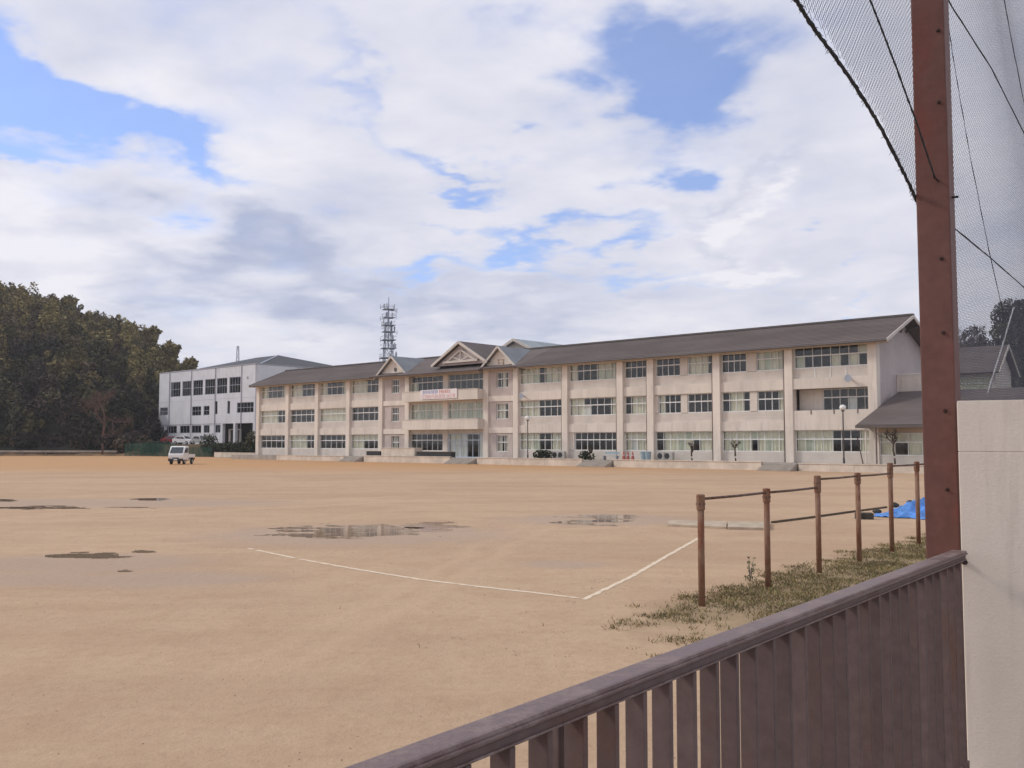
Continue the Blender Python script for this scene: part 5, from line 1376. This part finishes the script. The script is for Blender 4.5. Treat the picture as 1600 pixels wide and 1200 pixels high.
while tt < T1 - .02:
    w2 = .0085; dpth = .0238
    tj = tt + random.uniform(-.0022, .0022)
    MB().hexa([fp(tj - w2, -dpth, .846), fp(tj - w2, dpth, .846), fp(tj + w2, dpth, .846), fp(tj + w2, -dpth, .846), fp(tj - w2, -dpth, ZRL - .0465), fp(tj - w2, dpth, ZRL - .0465), fp(tj + w2, dpth, ZRL - .0465), fp(tj + w2, -dpth, ZRL - .0465)]).build('slat', 'fence_paint', FE, bevel=.0025)
    tt += PITCH_S
for t_p in (-5.3, -3.3, -1.55):
    MB().hexa([fp(t_p - .02, -.075, .70), fp(t_p - .02, -.040, .70), fp(t_p + .02, -.040, .70), fp(t_p + .02, -.075, .70), fp(t_p - .02, -.075, ZRL - .06), fp(t_p - .02, -.040, ZRL - .06), fp(t_p + .02, -.040, ZRL - .06), fp(t_p + .02, -.075, ZRL - .06)]).build('fence_post', 'fence_paint', FE, bevel=.004)

# ------------------------------------------------------------------ white gate wall
WL = thing('concrete_wall', 'cream rendered wall at the right edge beside the fence end', 'wall')
e0 = at(1502.5, 855, 4.42); e0.z = 0; wdir = Vector((.905, -.425, 0)).normalized(); wn = Vector((.425, .905, 0)).normalized()
zw = at(1497, 627.5, 4.5).z
gz = at(1560, 706, 4.45).z
def wbox(z0, z1, a0, a1, y0, y1, nm, m, bev):
    q = [e0 + wdir * a0 + wn * y0, e0 + wdir * a1 + wn * y0, e0 + wdir * a1 + wn * y1, e0 + wdir * a0 + wn * y1]
    return MB().hexa([(p.x, p.y, z0) for p in q] + [(p.x, p.y, z1) for p in q]).build(nm, m, WL, bevel=bev)
wbox(.4, gz - .002, 0, 3.2, 0, .22, 'wall_course', 'stucco', .003)
wbox(gz - .002, gz + .002, .003, 3.19, .0025, .217, 'joint', 'stucco', 0)
wbox(gz + .002, zw, 0, 3.2, 0, .22, 'wall_course', 'stucco', .003)
bb = e0 + wdir * .012 + wn * -.012
MB().lathe((bb.x, bb.y, 1.74), [(.012, .015), (.012, -.006)], 6, 'y').build('bolt', 'bolt_steel', WL)

# ------------------------------------------------------------------ steel pole and safety net
PX, PY_ = 0, 0
pc = at(1473, 700, 4.72); PT = R(-6)
PO = thing('steel_pole', 'tall rusty red brown steel post holding the safety net beside the cream wall', 'post', (pc.x, pc.y, .3))
va = Vector((math.cos(R(-14)), math.sin(R(-14)), 0)); vb = Vector((-va.y, va.x, 0))     # front face runs along va
pw_, pd_ = .158, .15
PO.rotation_euler = (0, 0, R(-35))
# hollow box section with slight rounded corners
MB().box(-pw_ / 2, pw_ / 2, -pd_ / 2, pd_ / 2, 0, 8.2).build('post_section', 'pole_paint', PO, bevel=.008)
bpy.context.view_layer.update()
MW = PO.matrix_world.copy()
FACE = -pd_ / 2
def face_pt(px, py):     # where the sight line meets the post's front face (local coordinates)
    inv_ = MW.inverted(); o_ = inv_ @ Vector((0, 0, H)); d_ = inv_.to_3x3() @ ray(px, py)
    k_ = (FACE - o_.y) / d_.y; return o_ + d_ * k_
for (px, py) in ((1466, 48), (1467, 160), (1471, 404), (1474, 520), (1477, 642), (1480, 765)):
    q = face_pt(px, py); MB().lathe((q.x, FACE - .002, q.z), [(.0095, .002), (.0095, -.004), (.006, -.009)], 6, 'y').build('bolt', 'bolt_steel', PO)
q = face_pt(1466, 283)
hk = MB().tube([(q.x, FACE + .01, q.z), (q.x, FACE - .035, q.z), (q.x - .012, FACE - .045, q.z + .012), (q.x - .014, FACE - .035, q.z + .026)], .005, 6); hk.build('hook', 'bolt_steel', PO)
HOOK = MW @ Vector((q.x - .008, FACE - .042, q.z + .012))
q = face_pt(1487, 303); MB().tube([(pw_ / 2 - .01, .0, q.z), (pw_ / 2 + .03, .0, q.z)], .006, 6).build('hook', 'bolt_steel', PO)

NETOFF = 0.0
NP0 = Vector((pc.x, pc.y, 0)) - FN * .086
def npl(px, py, off=0.0):     # sight line meets the net's vertical plane; returns (t, z)
    d_ = ray(px, py); base = NP0 + FN * off
    k_ = (base - Vector((0, 0, 0))).dot(FN) / d_.dot(FN); p_ = d_ * k_ + Vector((0, 0, H))
    return ((p_ - base).dot(FD), p_.z)
def nw(t_, z, off=0.0): return NP0 + FN * off + FD * t_ + Vector((0, 0, z))
NET = thing('safety_net', 'fine dark ball safety net strung from the steel pole with its hanging ropes', 'net')
edge_px = [(1240, -4), (1262, 32), (1288, 68), (1320, 112), (1352, 160), (1380, 208), (1405, 258), (1420, 288), (1431, 314)]
ed_ = [npl(*q) for q in edge_px]
ed_ = [(ed_[0][0] - 3.5, ed_[0][1] + .5), (ed_[0][0] - 1.2, ed_[0][1] + .1)] + ed_
et = np.array([q[0] for q in ed_]); ez_ = np.array([q[1] for q in ed_]); od = np.argsort(et); et, ez_ = et[od], ez_[od]
def inside(t_, z):
    if t_ < .02: return z > np.interp(t_, et, ez_) and t_ > -5 and z < 7.6
    return t_ < 4.2 and 2.25 < z < 7.6
mesh_v = []; mesh_f = []
pit = .0235; SEG = .075; rad = .00105
def sag(t_, z): return .010 * math.sin(t_ * 1.7 + z) + .008 * math.sin(z * 2.6 + t_ * .8), .006 * math.sin(t_ * 9 + z * 5)
for sg in (1, -1):
    # strands z = z0 + sg * 1.0 * t
    nl = pit * math.sqrt(2)
    for z0 in np.arange(-4, 13, nl):
        tv = np.arange(-5, 4.2, SEG / math.sqrt(2)); zv = z0 + sg * tv
        prev = None
        for t_, z in zip(tv, zv):
            if not inside(t_, z): prev = None; continue
            o_, dz_ = sag(t_, z); p_ = nw(t_, z + dz_, o_ + sg * .0012)
            k_ = len(mesh_v)
            nrm = FN * rad; upv = Vector((-FD.x * sg * .7, -FD.y * sg * .7, .7)) * rad
            mesh_v += [p_ + nrm, p_ - nrm * .5 + upv * .87, p_ - nrm * .5 - upv * .87]
            if prev is not None:
                for a in range(3): mesh_f.append((prev + a, prev + (a + 1) % 3, k_ + (a + 1) % 3, k_ + a))
            prev = k_
nt = fast_mesh('net_mesh', np.array([tuple(v_) for v_ in mesh_v]), np.array(mesh_f), ['net_cord'], np.zeros(len(mesh_f)), NET); nt['kind'] = 'stuff'
def rope(pts, r_, name, m='rope_dark', fuzz=0, wave=0.0):
    P_ = [Vector(p) for p in pts]; Q = []
    for a, b in zip(P_[:-1], P_[1:]):
        for i in range(10): Q.append(a.lerp(b, i / 10) + Vector((random.gauss(0, 1), random.gauss(0, 1), random.gauss(0, 1))) * wave)
    Q.append(P_[-1]); mb = MB(); mb.tube(Q, [r_ * random.uniform(.85, 1.15) for _ in Q], 7)
    o = mb.build(name, m, NET, recalc=False, smooth=True)
    if fuzz:
        fz = MB()
        for _ in range(fuzz):
            i = random.randrange(len(Q) - 1); a = Q[i].lerp(Q[i + 1], random.random()); d = Vector((random.gauss(0, 1), random.gauss(0, 1), random.gauss(0, 1))).normalized() * r_ * random.uniform(1.2, 3.0)
            fz.tube([a, a + d * .6, a + d + Vector((0, 0, -r_ * .5))], [.0016, .0014, .0008], 3, cap=False)
        f_ = fz.build('frayed_cord', m, o, recalc=False); f_['kind'] = 'stuff'
    return o
rope([nw(a, b, .003) for a, b in zip(et, ez_)], .0085, 'border_rope', fuzz=260, wave=.0012)
rp = [npl(1300, -190, .14), npl(1360, 0, .14), npl(1400, 105, .14), npl(1428, 180, .14)]
rope([nw(t_, z, .14) for t_, z in rp] + [HOOK], .0042, 'guy_rope', wave=.0006)
t_, z = npl(1446, 232, .10)
def rope_px(pxs, r_, off, m='rope_dark', nm='guy_rope'): return rope([nw(*npl(px, py, off), off) for px, py in pxs], r_, nm, m, wave=.0004)
rope_px([(1465, -32), (1487, 10), (1550, 108), (1600, 208), (1680, 380)], .0040, .04)
rope_px([(1470, 338), (1493, 358), (1550, 405), (1600, 449), (1700, 545)], .0042, .04)
rope_px([(1478, 10), (1490, 95), (1515, 240), (1545, 390), (1568, 492)], .0020, .05)
rope_px([(1560, -50), (1580, 60), (1602, 170), (1630, 330)], .0028, .05)
rope_px([(1543, 615), (1565, 545), (1584, 480)], .0060, -.25, 'rope_pale', 'brace_pipe')
# ------------------------------------------------------------------ light winter haze
HZ = 0.00028
if HZ:
    hm = bpy.data.materials.new('haze'); hm.use_nodes = True; ht = NT(hm.node_tree); ht.n.remove(ht.n['Principled BSDF'])
    pv = ht.node('ShaderNodeVolumePrincipled'); pv.inputs['Color'].default_value = (0.86, 0.88, 0.92, 1); pv.inputs['Density'].default_value = HZ
    pv.inputs['Anisotropy'].default_value = 0.3
    ht.l.new(pv.outputs[0], ht.n['Material Output'].inputs['Volume']); MATS['haze'] = hm
    MB().box(-2600, 2600, -700, 4100, -1.4, 64).build('haze', 'haze', kind='stuff')
print('objects', len(bpy.data.objects), 'tris', sum(len(o.data.polygons) * 2 for o in bpy.data.objects if o.type == 'MESH'))
